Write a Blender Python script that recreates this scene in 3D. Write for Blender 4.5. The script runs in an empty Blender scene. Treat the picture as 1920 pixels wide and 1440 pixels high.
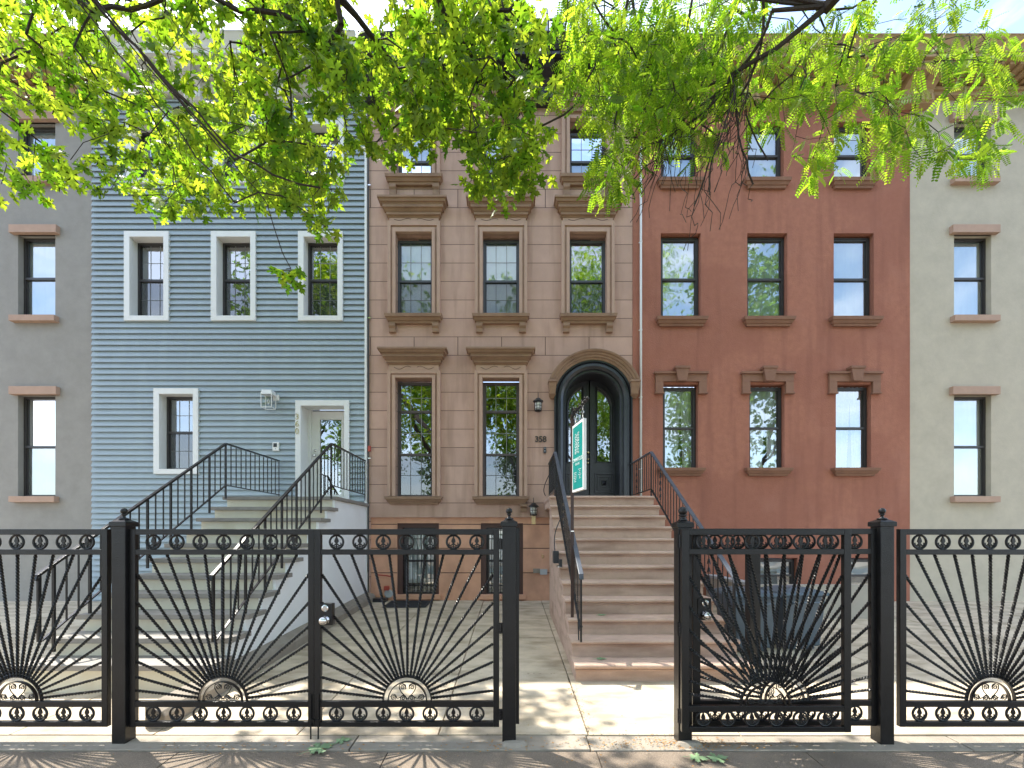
import bpy, math, random
import numpy as np
from mathutils import Vector, Matrix
random.seed(7); rng = np.random.default_rng(7)
C = bpy.context.scene.collection
PI = math.pi
F = 860.0; EY = 1.33; HZ = 1005.0; DF = 9.35
def X(p, d=DF): return (p-960.0)*d/F
def Z(q, d=DF): return EY+(HZ-q)*d/F
def gz(y): return -0.377+0.0407*y

# ---------------------------------------------------------------- materials
def mat(name, col, rough=0.7, var=0.12, scale=6.0, bump=0.0, bscale=60.0, metallic=0.0, spec=0.5, col2=None, extra=None, coat=0.0):
    m = bpy.data.materials.new(name); m.use_nodes = True
    nt = m.node_tree; N = nt.nodes; L = nt.links
    b = N['Principled BSDF']
    b.inputs['Roughness'].default_value = rough
    b.inputs['Metallic'].default_value = metallic
    b.inputs['Specular IOR Level'].default_value = spec
    b.inputs['Coat Weight'].default_value = coat
    tc = N.new('ShaderNodeTexCoord')
    n1 = N.new('ShaderNodeTexNoise'); n1.inputs['Scale'].default_value = scale; n1.inputs['Detail'].default_value = 6; n1.inputs['Roughness'].default_value = 0.62
    L.new(tc.outputs['Object'], n1.inputs['Vector'])
    rp = N.new('ShaderNodeMapRange'); rp.inputs[1].default_value = 0.3; rp.inputs[2].default_value = 0.7
    L.new(n1.outputs['Fac'], rp.inputs[0])
    mx = N.new('ShaderNodeMix'); mx.data_type = 'RGBA'
    c2 = col2 or tuple(c*(1+var) for c in col); c1 = tuple(c*(1-var) for c in col)
    mx.inputs[6].default_value = (*c1, 1); mx.inputs[7].default_value = (*c2, 1)
    L.new(rp.outputs[0], mx.inputs[0])
    out = mx.outputs[2]
    if extra: out = extra(nt, tc, out)
    L.new(out, b.inputs['Base Color'])
    if bump > 0:
        n2 = N.new('ShaderNodeTexNoise'); n2.inputs['Scale'].default_value = bscale; n2.inputs['Detail'].default_value = 4
        L.new(tc.outputs['Object'], n2.inputs['Vector'])
        bp = N.new('ShaderNodeBump'); bp.inputs['Strength'].default_value = bump; bp.inputs['Distance'].default_value = 0.01
        L.new(n2.outputs['Fac'], bp.inputs['Height']); L.new(bp.outputs[0], b.inputs['Normal'])
    return m

def noise_mix(nt, tc, src, col, scale, lo, hi, amt, stretch=(1,1,1), detail=5):
    """blend a second real surface colour (stain, patch, grain) over src by noise"""
    N = nt.nodes; L = nt.links
    mp = N.new('ShaderNodeMapping'); mp.inputs['Scale'].default_value = stretch
    L.new(tc.outputs['Object'], mp.inputs['Vector'])
    n = N.new('ShaderNodeTexNoise'); n.inputs['Scale'].default_value = scale; n.inputs['Detail'].default_value = detail
    L.new(mp.outputs[0], n.inputs['Vector'])
    r = N.new('ShaderNodeMapRange'); r.inputs[1].default_value = lo; r.inputs[2].default_value = hi; r.inputs[4].default_value = amt
    L.new(n.outputs['Fac'], r.inputs[0])
    m = N.new('ShaderNodeMix'); m.data_type = 'RGBA'
    L.new(r.outputs[0], m.inputs[0]); L.new(src, m.inputs[6]); m.inputs[7].default_value = (*col, 1)
    return m.outputs[2]

def mth(nt, op, a, b=None, c=None):
    n = nt.nodes.new('ShaderNodeMath'); n.operation = op
    for i, v in enumerate((a, b, c)):
        if v is None: continue
        if isinstance(v, (int, float)): n.inputs[i].default_value = v
        else: nt.links.new(v, n.inputs[i])
    return n.outputs[0]

ZJ = Z(943); CH = 34.6*DF/F          # stone course datum and height
def stone_blocks(nt, tc, src):
    """scored ashlar joints and a tone of its own for every block"""
    N = nt.nodes; L = nt.links
    sp = N.new('ShaderNodeSeparateXYZ'); L.new(tc.outputs['Object'], sp.inputs[0])
    zr = mth(nt, 'DIVIDE', mth(nt, 'SUBTRACT', sp.outputs[2], ZJ), CH)
    zi = mth(nt, 'FLOOR', zr); zf = mth(nt, 'FRACT', zr)
    zd = mth(nt, 'MINIMUM', zf, mth(nt, 'SUBTRACT', 1.0, zf))
    zj = mth(nt, 'LESS_THAN', zd, 0.017)
    xs = 82*DF/F
    xr = mth(nt, 'DIVIDE', mth(nt, 'SUBTRACT', sp.outputs[0], X(776.5)), xs)
    xi = mth(nt, 'FLOOR', xr); xf = mth(nt, 'FRACT', xr)
    xd = mth(nt, 'MINIMUM', xf, mth(nt, 'SUBTRACT', 1.0, xf))
    # upright joints only in the belt courses between storeys (courses 8 and 16)
    belt = mth(nt, 'ADD', mth(nt, 'COMPARE', zi, 8.0, 0.5), mth(nt, 'COMPARE', zi, 16.0, 0.5))
    xj = mth(nt, 'MULTIPLY', mth(nt, 'LESS_THAN', xd, 0.009), belt)
    j = mth(nt, 'MAXIMUM', zj, xj)
    wn = N.new('ShaderNodeTexWhiteNoise'); wn.noise_dimensions = '2D'
    cb = N.new('ShaderNodeCombineXYZ'); L.new(zi, cb.inputs[0]); L.new(mth(nt, 'FLOOR', mth(nt, 'MULTIPLY', xr, 0.5)), cb.inputs[1])
    L.new(cb.outputs[0], wn.inputs['Vector'])
    hv = N.new('ShaderNodeHueSaturation'); L.new(src, hv.inputs['Color'])
    L.new(mth(nt, 'MULTIPLY_ADD', wn.outputs['Value'], 0.14, 0.93), hv.inputs['Value'])
    m = N.new('ShaderNodeMix'); m.data_type = 'RGBA'
    L.new(j, m.inputs[0]); L.new(hv.outputs[0], m.inputs[6]); m.inputs[7].default_value = (.13, .08, .06, 1)
    o = noise_mix(nt, tc, m.outputs[2], (.40, .30, .24), 1.7, .62, .82, .35)
    o = noise_mix(nt, tc, o, (.22,.13,.09), 2.2, .50, .76, .5, (2.5, 1, .3))
    return o

M = {}
def setup_mats():
    M['stone'] = mat('brownstone_render', (.50,.325,.25), .88, .07, 3.0, .35, 90, extra=stone_blocks)
    M['trim'] = mat('brownstone_trim', (.29,.18,.115), .8, .12, 5.0, .25, 70, extra=lambda nt,tc,s: noise_mix(nt,tc,s,(.17,.10,.065),3.0,.5,.8,.6,(1,1,3)))
    M['surround'] = mat('brownstone_surround', (.45,.295,.215), .8, .07, 5.0, .2, 70)
    def basej(nt, tc, s):
        return noise_mix(nt,tc,s,(.20,.10,.07),1.8,.5,.8,.5,(1,1,.6))
    M['base'] = mat('basement_render', (.66,.36,.235), .85, .08, 4.0, .25, 60, extra=basej)
    M['jamb'] = mat('jamb_paint', (.075,.036,.028), .6, .1)
    M['stair'] = mat('stoop_stone', (.55,.385,.295), .75, .10, 7.0, .3, 120, extra=lambda nt,tc,s: noise_mix(nt,tc,noise_mix(nt,tc,s,(.20,.14,.11),260,.58,.7,.5),(.27,.16,.11),2.2,.48,.75,.75,(.5,1,3)))
    def redx(nt, tc, s):
        o = noise_mix(nt,tc,s,(.31,.122,.082),.5,.49,.54,.5,detail=2.5)
        o = noise_mix(nt,tc,o,(.42,.19,.135),1.6,.52,.78,.5)
        return noise_mix(nt,tc,o,(.24,.10,.07),2.4,.50,.75,.55,(2.4,1,.25))
    M['red'] = mat('red_stucco', (.385,.160,.105), .95, .10, 9.0, .8, 55, spec=.3, extra=redx)
    M['redtrim'] = mat('red_house_trim', (.25,.125,.078), .8, .12, 5.0, .3, 60)
    M['tan'] = mat('tan_cornice', (.42,.29,.15), .75, .12)
    M['siding'] = mat('blue_siding', (.315,.378,.408), .55, .04, 1.3, .12, 25, extra=lambda nt,tc,s: noise_mix(nt,tc,s,(.40,.48,.49),1.2,.5,.8,.5,(3,1,.5)))
    M['white'] = mat('white_trim', (.74,.74,.71), .45, .03, 3)
    M['offwhite'] = mat('white_render_wall', (.86,.86,.85), .8, .035, 1.6, .2, 60, extra=lambda nt,tc,s: noise_mix(nt,tc,s,(.62,.60,.55),1.3,.6,.85,.5))
    M['cream'] = mat('cream_riser', (.68,.63,.50), .8, .06, 2, extra=lambda nt,tc,s: noise_mix(nt,tc,s,(.45,.34,.16),1.6,.5,.8,.5,(1.5,1,.5)))
    M['slate'] = mat('bluestone_tread', (.25,.23,.205), .7, .12, 8, .2, 90)
    M['black'] = mat('black_paint', (.023,.025,.030), .30, .25, 9, .05, 30, spec=.5)
    M['iron'] = mat('black_iron', (.008,.0075,.008), .30, .3, 14, .25, 160, spec=.42, extra=lambda nt,tc,s: noise_mix(nt,tc,s,(.10,.085,.075),190,.66,.74,.55))
    M['rail'] = mat('handrail_sheen_grey', (.075,.085,.105), .4, .2, 12)  # bluish-grey sheen of the handrail is put into its base colour
    M['postbrown'] = mat('dark_brown_post_paint', (.045,.022,.018), .4, .1)
    M['bronze'] = mat('bronze_sash', (.040,.036,.036), .4, .12)
    M['greysash'] = mat('grey_sash', (.065,.072,.082), .4, .1)
    M['muntin'] = mat('pale_glazing_bar', (.24,.25,.25), .4, .1)
    M['browngrey'] = mat('taupe_sash', (.085,.070,.068), .45, .08)
    M['blind'] = mat('pale_window_blind', (.80,.87,.87), .8, .05, 3, extra=lambda nt,tc,s: noise_mix(nt,tc,s,(.66,.76,.77),1.3,.45,.7,.6))
    M['curtain'] = mat('lace_curtain', (.82,.84,.84), .9, .12, 22)
    M['room'] = mat('dim_room_wall', (.035,.034,.032), .9, .1)
    M['roomlight'] = mat('pale_room_wall', (.16,.17,.165), .9, .15, 4)
    M['gold'] = mat('brass_knob', (.62,.50,.28), .25, .05, metallic=1)
    M['steel'] = mat('satin_steel_knob', (.72,.71,.69), .22, .04, metallic=1)
    M['greymetal'] = mat('grey_galvanised_box', (.42,.44,.45), .5, .08)
    M['redpaint'] = mat('red_fitting_paint', (.40,.06,.035), .5, .1)
    M['teal'] = mat('teal_sign_face', (.0,.26,.235), .25, .03)
    M['signwhite'] = mat('white_sign_plastic', (.80,.80,.80), .35, .02)
    M['signtext'] = mat('pale_sign_lettering', (.62,.74,.72), .4, .02)
    M['numbers'] = mat('dark_bronze_numerals', (.045,.035,.03), .4, .1)
    M['bulb'] = mat('frosted_lamp_glass', (.62,.62,.58), .25, .03)
    M['amber'] = mat('amber_lamp_glass', (.70,.50,.24), .3, .05)
    M['mat'] = mat('rubber_door_mat', (.035,.035,.037), .9, .2, 60, .6, 200)
    M['bin'] = mat('blue_grey_bin_plastic', (.075,.105,.135), .45, .1, 5)
    M['stucco_beige'] = mat('beige_low_wall', (.40,.36,.30), .85, .06, 3, .2, 60)
    M['roof'] = mat('roof_felt', (.10,.10,.10), .9, .1)
    M['grey_brick'] = mat('far_house_wall', (.30,.28,.25), .9, .08, 4, .3, 60)
    M['cream_wall'] = mat('far_cream_wall', (.50,.44,.34), .9, .08, 4, .3, 60)
    M['asphalt'] = mat('asphalt', (.05,.05,.052), .9, .2, 12, .5, 150)
    M['soil'] = mat('joint_dirt', (.055,.043,.030), .95, .3, 30, .5, 80)
    M['earth'] = mat('far_ground', (.12,.11,.09), .95, .15, 1.0)
    def yardx(nt, tc, s):
        o = noise_mix(nt,tc,s,(.30,.235,.155),2.6,.42,.70,.8,(1,2.0,1))
        o = noise_mix(nt,tc,o,(.24,.20,.15),1.1,.55,.75,.5,(1,1.4,1))
        o = noise_mix(nt,tc,o,(.56,.50,.40),7.0,.55,.75,.35)
        return noise_mix(nt,tc,o,(.10,.08,.06),130,.64,.72,.6)
    M['concrete'] = mat('yard_concrete', (.60,.505,.375), .85, .10, 3.0, .35, 120, extra=yardx)
    def sidex(nt, tc, s):
        o = noise_mix(nt,tc,s,(.38,.31,.24),160,.55,.66,.7)
        o = noise_mix(nt,tc,o,(.055,.045,.035),220,.56,.66,.7)
        o = noise_mix(nt,tc,o,(.32,.25,.18),2.2,.5,.75,.5)
        return noise_mix(nt,tc,o,(.10,.08,.06),1.4,.52,.7,.6)
    M['sidewalk'] = mat('sidewalk_aggregate_concrete', (.20,.155,.115), .9, .12, 5.0, .6, 170, extra=sidex)
    M['curb'] = mat('curb_stone', (.30,.26,.21), .85, .15, 6, .4, 90)
    M['bark'] = mat('dark_bark', (.040,.030,.024), .9, .3, 40, .7, 70)
    M['bark2'] = mat('locust_bark', (.048,.036,.030), .9, .3, 40, .7, 70)
    M['screen'] = None
    # window glass: clear pane that mirrors the street
    def glass(name, lo, hi, tint):
        m = bpy.data.materials.new(name); m.use_nodes = True; nt = m.node_tree; N = nt.nodes; L = nt.links
        for n in list(N):
            if n.type == 'BSDF_PRINCIPLED': N.remove(n)
        out = [n for n in N if n.type == 'OUTPUT_MATERIAL'][0]
        g = N.new('ShaderNodeBsdfGlossy'); g.inputs['Roughness'].default_value = .012; g.inputs['Color'].default_value = (.95,.98,1,1)
        t = N.new('ShaderNodeBsdfTransparent'); t.inputs['Color'].default_value = (*tint,1)
        lw = N.new('ShaderNodeLayerWeight'); lw.inputs['Blend'].default_value = .4
        mr = N.new('ShaderNodeMapRange'); mr.inputs[3].default_value = lo; mr.inputs[4].default_value = hi
        L.new(lw.outputs['Fresnel'], mr.inputs[0])
        tc = N.new('ShaderNodeTexCoord'); ns = N.new('ShaderNodeTexNoise'); ns.inputs['Scale'].default_value = 2.2; ns.inputs['Detail'].default_value = 1
        L.new(tc.outputs['Object'], ns.inputs['Vector'])
        bp = N.new('ShaderNodeBump'); bp.inputs['Strength'].default_value = .12; bp.inputs['Distance'].default_value = .02
        L.new(ns.outputs['Fac'], bp.inputs['Height']); L.new(bp.outputs[0], g.inputs['Normal'])
        mx = N.new('ShaderNodeMixShader'); L.new(mr.outputs[0], mx.inputs[0]); L.new(t.outputs[0], mx.inputs[1]); L.new(g.outputs[0], mx.inputs[2])
        L.new(mx.outputs[0], out.inputs['Surface']); return m
    M['glass'] = glass('window_glass', .30, .95, (.84,.88,.88))
    M['glass_soft'] = glass('window_glass_soft', .11, .9, (.88,.94,.93))
    M['lampglass'] = glass('lamp_glass', .02, .5, (.97,.97,.97))
    m = bpy.data.materials.new('insect_screen_mesh'); m.use_nodes = True; nt = m.node_tree
    b = nt.nodes['Principled BSDF']; b.inputs['Base Color'].default_value = (.035,.037,.04,1); b.inputs['Roughness'].default_value = .8
    b.inputs['Alpha'].default_value = .36; M['screen'] = m
    # leaves
    def leaf(name, c1, c2, t1, t2):
        m = bpy.data.materials.new(name); m.use_nodes = True; nt = m.node_tree; N = nt.nodes; L = nt.links
        for n in list(N):
            if n.type == 'BSDF_PRINCIPLED': N.remove(n)
        out = [n for n in N if n.type == 'OUTPUT_MATERIAL'][0]
        at = N.new('ShaderNodeAttribute'); at.attribute_name = 'tone'
        a = N.new('ShaderNodeMix'); a.data_type='RGBA'; a.inputs[6].default_value=(*c1,1); a.inputs[7].default_value=(*c2,1)
        b = N.new('ShaderNodeMix'); b.data_type='RGBA'; b.inputs[6].default_value=(*t1,1); b.inputs[7].default_value=(*t2,1)
        L.new(at.outputs['Fac'], a.inputs[0]); L.new(at.outputs['Fac'], b.inputs[0])
        p = N.new('ShaderNodeBsdfPrincipled'); p.inputs['Roughness'].default_value=.45; p.inputs['Specular IOR Level'].default_value=.4
        L.new(a.outputs[2], p.inputs['Base Color'])
        t = N.new('ShaderNodeBsdfTranslucent'); L.new(b.outputs[2], t.inputs['Color'])
        mx = N.new('ShaderNodeMixShader'); mx.inputs[0].default_value=.66
        L.new(p.outputs[0], mx.inputs[1]); L.new(t.outputs[0], mx.inputs[2]); L.new(mx.outputs[0], out.inputs['Surface'])
        return m
    M['maple'] = leaf('maple_leaf', (.035,.085,.015), (.10,.19,.025), (.17,.38,.012), (.62,.75,.04))
    M['locust'] = leaf('locust_leaf', (.035,.09,.015), (.10,.19,.025), (.19,.42,.012), (.58,.75,.04))
    M['fartree'] = leaf('far_tree_leaf', (.045,.10,.02), (.09,.16,.03), (.16,.32,.03), (.30,.45,.04))
    M['dryleaf'] = mat('fallen_leaf', (.20,.30,.15), .6, .25, 30)
    M['litter'] = mat('dry_leaf_litter', (.40,.20,.06), .8, .5, 9)
setup_mats()

# ---------------------------------------------------------------- mesh builder
class MB:
    def __init__(s): s.v=[]; s.f=[]
    def add(s, vs, fs):
        o=len(s.v); s.v += [tuple(v) for v in vs]; s.f += [tuple(i+o for i in f) for f in fs]; return s
    def box(s,x0,x1,y0,y1,z0,z1): return s.frus((x0,x1,y0,y1),(x0,x1,y0,y1),z0,z1)
    def frus(s,b,t,z0,z1):
        vs=[(b[0],b[2],z0),(b[1],b[2],z0),(b[1],b[3],z0),(b[0],b[3],z0),(t[0],t[2],z1),(t[1],t[2],z1),(t[1],t[3],z1),(t[0],t[3],z1)]
        return s.add(vs,[(3,2,1,0),(4,5,6,7),(0,1,5,4),(1,2,6,5),(2,3,7,6),(3,0,4,7)])
    def quad(s,*p): return s.add(p,[(0,1,2,3)])
    def prism(s,poly,axis,a,b):
        """poly: 2D points; extruded between a and b along axis (x: poly=(y,z), y: poly=(x,z), z: poly=(x,y))"""
        n=len(poly)
        def P(p,t):
            return {'x':(t,p[0],p[1]),'y':(p[0],t,p[1]),'z':(p[0],p[1],t)}[axis]
        vs=[P(p,a) for p in poly]+[P(p,b) for p in poly]
        return s.add(vs,[tuple(range(n))[::-1],tuple(range(n,2*n))]+[(i,(i+1)%n,n+(i+1)%n,n+i) for i in range(n)])
    def tube(s,pts,r,n=8,closed=False,flat=None):
        """round or flattened tube along pts; r scalar or list; flat=(width dir vector, ratio)"""
        P=[Vector(p) for p in pts]; m=len(P); R=r if isinstance(r,(list,tuple)) else [r]*m
        vs=[]; up=None
        for i,p in enumerate(P):
            if closed: t=P[(i+1)%m]-P[i-1]
            else: t=P[min(i+1,m-1)]-P[max(i-1,0)]
            t.normalize()
            if up is None:
                up=Vector((0,0,1)) if abs(t.z)<.9 else Vector((1,0,0))
            a=t.cross(up)
            if a.length<1e-5: a=t.orthogonal()
            a.normalize(); b=a.cross(t); b.normalize(); up=b
            for k in range(n):
                an=2*PI*k/n; vs.append(p+a*math.cos(an)*R[i]+b*math.sin(an)*R[i])
        fs=[]
        rg=m if closed else m-1
        for i in range(rg):
            j=(i+1)%m
            for k in range(n): fs.append((i*n+k,i*n+(k+1)%n,j*n+(k+1)%n,j*n+k))
        if not closed: fs.append(tuple(range(n))); fs.append(tuple(range((m-1)*n,m*n))[::-1])
        return s.add(vs,fs)
    def bar(s,p,q,w,h=None):
        """square bar"""
        h=h or w; p=Vector(p); q=Vector(q); t=(q-p).normalized()
        up=Vector((0,0,1)) if abs(t.z)<.95 else Vector((0,1,0))
        a=t.cross(up).normalized(); b=a.cross(t).normalized()
        vs=[]
        for c in (p,q):
            for sx,sz in ((-1,-1),(1,-1),(1,1),(-1,1)): vs.append(c+a*sx*w/2+b*sz*h/2)
        return s.add(vs,[(3,2,1,0),(4,5,6,7),(0,1,5,4),(1,2,6,5),(2,3,7,6),(3,0,4,7)])
    def twist(s,p,q,w,pitch=.055,plain=.0):
        """twisted square bar"""
        p=Vector(p); q=Vector(q); t=(q-p); L=t.length; t.normalize()
        up=Vector((0,1,0)) if abs(t.y)<.9 else Vector((1,0,0))
        a=t.cross(up).normalized(); b=a.cross(t).normalized()
        n=max(2,int(L/.011)); vs=[]
        for i in range(n+1):
            u=L*i/n; an=PI/4+2*PI*u/(pitch*2)
            for k in range(4):
                g=an+k*PI/2; vs.append(p+t*u+(a*math.cos(g)+b*math.sin(g))*w*.7)
        fs=[(i*4+k,i*4+(k+1)%4,i*4+4+(k+1)%4,i*4+4+k) for i in range(n) for k in range(4)]
        return s.add(vs,fs+[(3,2,1,0),(n*4,n*4+1,n*4+2,n*4+3)])
    def lathe(s,prof,c=(0,0,0),n=20):
        vs=[];m=len(prof)
        for r,z in prof:
            for k in range(n): vs.append((c[0]+r*math.cos(2*PI*k/n),c[1]+r*math.sin(2*PI*k/n),c[2]+z))
        fs=[(i*n+k,i*n+(k+1)%n,(i+1)*n+(k+1)%n,(i+1)*n+k) for i in range(m-1) for k in range(n)]
        return s.add(vs,fs+[tuple(range(n))[::-1],tuple(range((m-1)*n,m*n))])
    def lathe_y(s,prof,c,n=20):
        """revolved about the y axis (towards the street), prof=(radius, y offset)"""
        vs=[];m=len(prof)
        for r,y in prof:
            for k in range(n): vs.append((c[0]+r*math.cos(2*PI*k/n),c[1]+y,c[2]+r*math.sin(2*PI*k/n)))
        fs=[(i*n+k,i*n+(k+1)%n,(i+1)*n+(k+1)%n,(i+1)*n+k) for i in range(m-1) for k in range(n)]
        return s.add(vs,fs+[tuple(range(n))[::-1],tuple(range((m-1)*n,m*n))])
    def build(s,name,m,parent=None,smooth=False,bevel=0):
        me=bpy.data.meshes.new(name); me.from_pydata(s.v,[],s.f); me.update()
        import bmesh
        bm=bmesh.new(); bm.from_mesh(me); bmesh.ops.recalc_face_normals(bm,faces=bm.faces); bm.to_mesh(me); bm.free()
        if m is not None: me.materials.append(m)
        if smooth: me.polygons.foreach_set('use_smooth',[True]*len(me.polygons)); 
        o=bpy.data.objects.new(name,me); C.objects.link(o)
        if bevel:
            b=o.modifiers.new('b','BEVEL'); b.width=bevel; b.segments=2; b.limit_method='ANGLE'; b.angle_limit=math.radians(40)
        if parent:
            o.parent=parent
            r=parent
            while r.parent: r=r.parent
            # geometry is written in world coordinates; keep it there
            o.matrix_parent_inverse=(Matrix.Translation(WORLD[parent.name])).inverted() if parent.name in WORLD else Matrix()
        WORLD[o.name]=WORLD.get(parent.name,Vector()) if parent else Vector()
        if parent: WORLD[o.name]=Vector()   # world coordinates restored by the inverse above
        return o
WORLD={}
def thing(name,label,cat,loc=(0,0,0),group=None):
    o=bpy.data.objects.new(name,None); C.objects.link(o); o.location=loc; o.empty_display_size=.2
    o['label']=label; o['category']=cat
    if group: o['group']=group
    WORLD[o.name]=Vector(loc)
    return o
def tag(o,label,cat,group=None):
    o['label']=label; o['category']=cat
    if group: o['group']=group
    return o
def struct(o,kind='structure'): o['kind']=kind; return o
def copy_tree(o,parent=None):
    c=o.copy(); C.objects.link(c)
    if parent is not None: c.parent=parent; c.matrix_parent_inverse=o.matrix_parent_inverse.copy()
    for ch in list(o.children): copy_tree(ch,c)
    return c
def text_mesh(name,body,size,m,parent,matrix,extr=.006,offset=0.0,align='CENTER'):
    cu=bpy.data.curves.new(name,'FONT'); cu.body=body; cu.size=size; cu.extrude=extr; cu.offset=offset; cu.align_x=align; cu.align_y='CENTER'
    t=bpy.data.objects.new(name+'_c',cu); C.objects.link(t); bpy.context.view_layer.update()
    me=bpy.data.meshes.new_from_object(t.evaluated_get(bpy.context.evaluated_depsgraph_get()))
    bpy.data.objects.remove(t); me.transform(matrix); me.materials.clear(); me.materials.append(m); me.name=name
    o=bpy.data.objects.new(name,me); C.objects.link(o)
    if parent:
        o.parent=parent; o.matrix_parent_inverse=Matrix.Translation(WORLD[parent.name]).inverted(); WORLD[o.name]=Vector()
    return o
RX=Matrix.Rotation(PI/2,4,'X')          # text facing -y (the street)

# ---------------------------------------------------------------- facades
def wall_cells(mb,x0,x1,z0,z1,ops,y,depth):
    """front sheet with openings, and the reveals of each opening"""
    xs=sorted({x0,x1,*[o[0] for o in ops],*[o[1] for o in ops]}); zs=sorted({z0,z1,*[o[2] for o in ops],*[o[3] for o in ops]})
    for i in range(len(xs)-1):
        for k in range(len(zs)-1):
            cx=(xs[i]+xs[i+1])/2; cz=(zs[k]+zs[k+1])/2
            if cx<x0 or cx>x1 or cz<z0 or cz>z1: continue
            if any(o[0]<cx<o[1] and o[2]<cz<o[3] for o in ops): continue
            mb.quad((xs[i],y,zs[k]),(xs[i+1],y,zs[k]),(xs[i+1],y,zs[k+1]),(xs[i],y,zs[k+1]))
    for o in ops:
        a,b,c,d=o[:4]
        mb.quad((a,y,c),(a,y+depth,c),(a,y+depth,d),(a,y,d)); mb.quad((b,y,c),(b,y+depth,c),(b,y+depth,d),(b,y,d))
        mb.quad((a,y,d),(b,y,d),(b,y+depth,d),(a,y+depth,d)); mb.quad((a,y,c),(b,y,c),(b,y+depth,c),(a,y+depth,c))
def room(parent,x0,x1,z0,z1,y,m='room',deep=.9):
    mb=MB(); e=.02; x0-=e;x1+=e;z0-=e;z1+=e
    mb.quad((x0,y+deep,z0),(x1,y+deep,z0),(x1,y+deep,z1),(x0,y+deep,z1))
    mb.quad((x0,y,z0),(x0,y+deep,z0),(x0,y+deep,z1),(x0,y,z1)); mb.quad((x1,y,z0),(x1,y+deep,z0),(x1,y+deep,z1),(x1,y,z1))
    mb.quad((x0,y,z1),(x1,y,z1),(x1,y+deep,z1),(x0,y+deep,z1)); mb.quad((x0,y,z0),(x1,y,z0),(x1,y+deep,z0),(x0,y+deep,z0))
    return mb.build('room',M[m],parent)
def sash_window(win,x0,x1,z0,z1,y,m,rails,grid=None,fw=.045,screen=True,cover=None,roomm='room',covz=None,soft=False):
    """frame, sashes, panes; rails: heights of the meeting rails; grid (nx,nz) muntins"""
    fr=MB(); 
    fr.box(x0,x0+fw,y,y+.07,z0,z1).box(x1-fw,x1,y,y+.07,z0,z1).box(x0+fw,x1-fw,y,y+.07,z1-fw,z1).box(x0+fw,x1-fw,y,y+.07,z0,z0+fw)
    zz=[z0+fw]+rails+[z1-fw]
    for r in rails: fr.box(x0+fw,x1-fw,y-.012,y+.06,r-.022,r+.022)
    mu=[]
    for i in range(len(zz)-1):
        a=zz[i]+(.022 if i else 0); b=zz[i+1]-(.022 if i<len(zz)-2 else 0)
        yy=y+.02+.012*i
        fr.box(x0+fw,x0+fw+.022,yy,yy+.03,a,b).box(x1-fw-.022,x1-fw,yy,yy+.03,a,b)
        if grid:
            nx,nz=grid if i<2 else (grid[0],2)
            for k in range(1,nx):
                xx=x0+fw+(x1-x0-2*fw)*k/nx; mu.append((xx-.006,xx+.006,yy+.002,yy+.012,a,b))
            for k in range(1,nz):
                q=a+(b-a)*k/nz; mu.append((x0+fw+.022,x1-fw-.022,yy+.0035,yy+.0105,q-.006,q+.006))
    s=fr.build('sash',m,win)
    if mu:
        g=MB()
        for q in mu: g.box(*q)
        g.build('glazing_bar',M['muntin'],win)
    for i in range(len(zz)-1):
        a=zz[i]; b=zz[i+1]; yy=y+.028+.012*i
        MB().quad((x0+fw,yy,a),(x1-fw,yy,a),(x1-fw,yy,b),(x0+fw,yy,b)).build('pane',M['glass_soft' if soft else 'glass'],win)
    if screen:
        MB().quad((x0+fw,y+.008,z0+fw),(x1-fw,y+.008,z0+fw),(x1-fw,y+.008,rails[0]-.022),(x0+fw,y+.008,rails[0]-.022)).build('insect_screen',M['screen'],win)
    if cover:
        cz0,cz1=covz or (z0,z1)
        n=28; mb=MB(); vs=[]
        amp=.004 if cover=='blind' else .022
        for i in range(n+1):
            u=i/n; xx=x0+.01+(x1-x0-.02)*u; dy=amp*math.sin(u*n*1.3)+amp*.5*math.sin(u*17+1)
            vs+= [(xx,y+.09+dy,cz0),(xx,y+.09+dy*.7,cz1)]
        mb.add(vs,[(2*i,2*i+2,2*i+3,2*i+1) for i in range(n)]); mb.build(cover if cover!='blind' else 'window_blind',M['blind' if cover=='blind' else 'curtain'],win,smooth=True)
    room(win,x0,x1,z0,z1,y+.07,roomm)
def layered(mb,xc,hw0,y0,layers):
    """stepped moulding: layers (z0,z1,proj0,proj1,halfwidth0,halfwidth1) bottom to top"""
    for z0,z1,p0,p1,w0,w1 in layers:
        mb.frus((xc-w0,xc+w0,y0-p0,y0),(xc-w1,xc+w1,y0-p1,y0),z0,z1)
def hood(win,xc,hwt,hwb,zt,zb,y=DF):
    h=zt-zb; mb=MB(); d=hwt-hwb
    L=[(0,.12,.05,.08,0,.05),(.12,.30,.11,.11,.16,.16),(.30,.44,.12,.16,.28,.34),(.44,.62,.185,.185,.50,.50),(.62,.70,.19,.20,.55,.60),(.70,.86,.225,.25,.72,.86),(.86,1.0,.27,.27,1.,1.)]
    for a,b,p0,p1,w0,w1 in L:
        mb.frus((xc-hwb-d*w0,xc+hwb+d*w0,y-p0,y+.02),(xc-hwb-d*w1,xc+hwb+d*w1,y-p1,y+.02),zb+h*a,zb+h*b)
    return mb.build('hood',M['trim'],win,bevel=.004)
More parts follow.
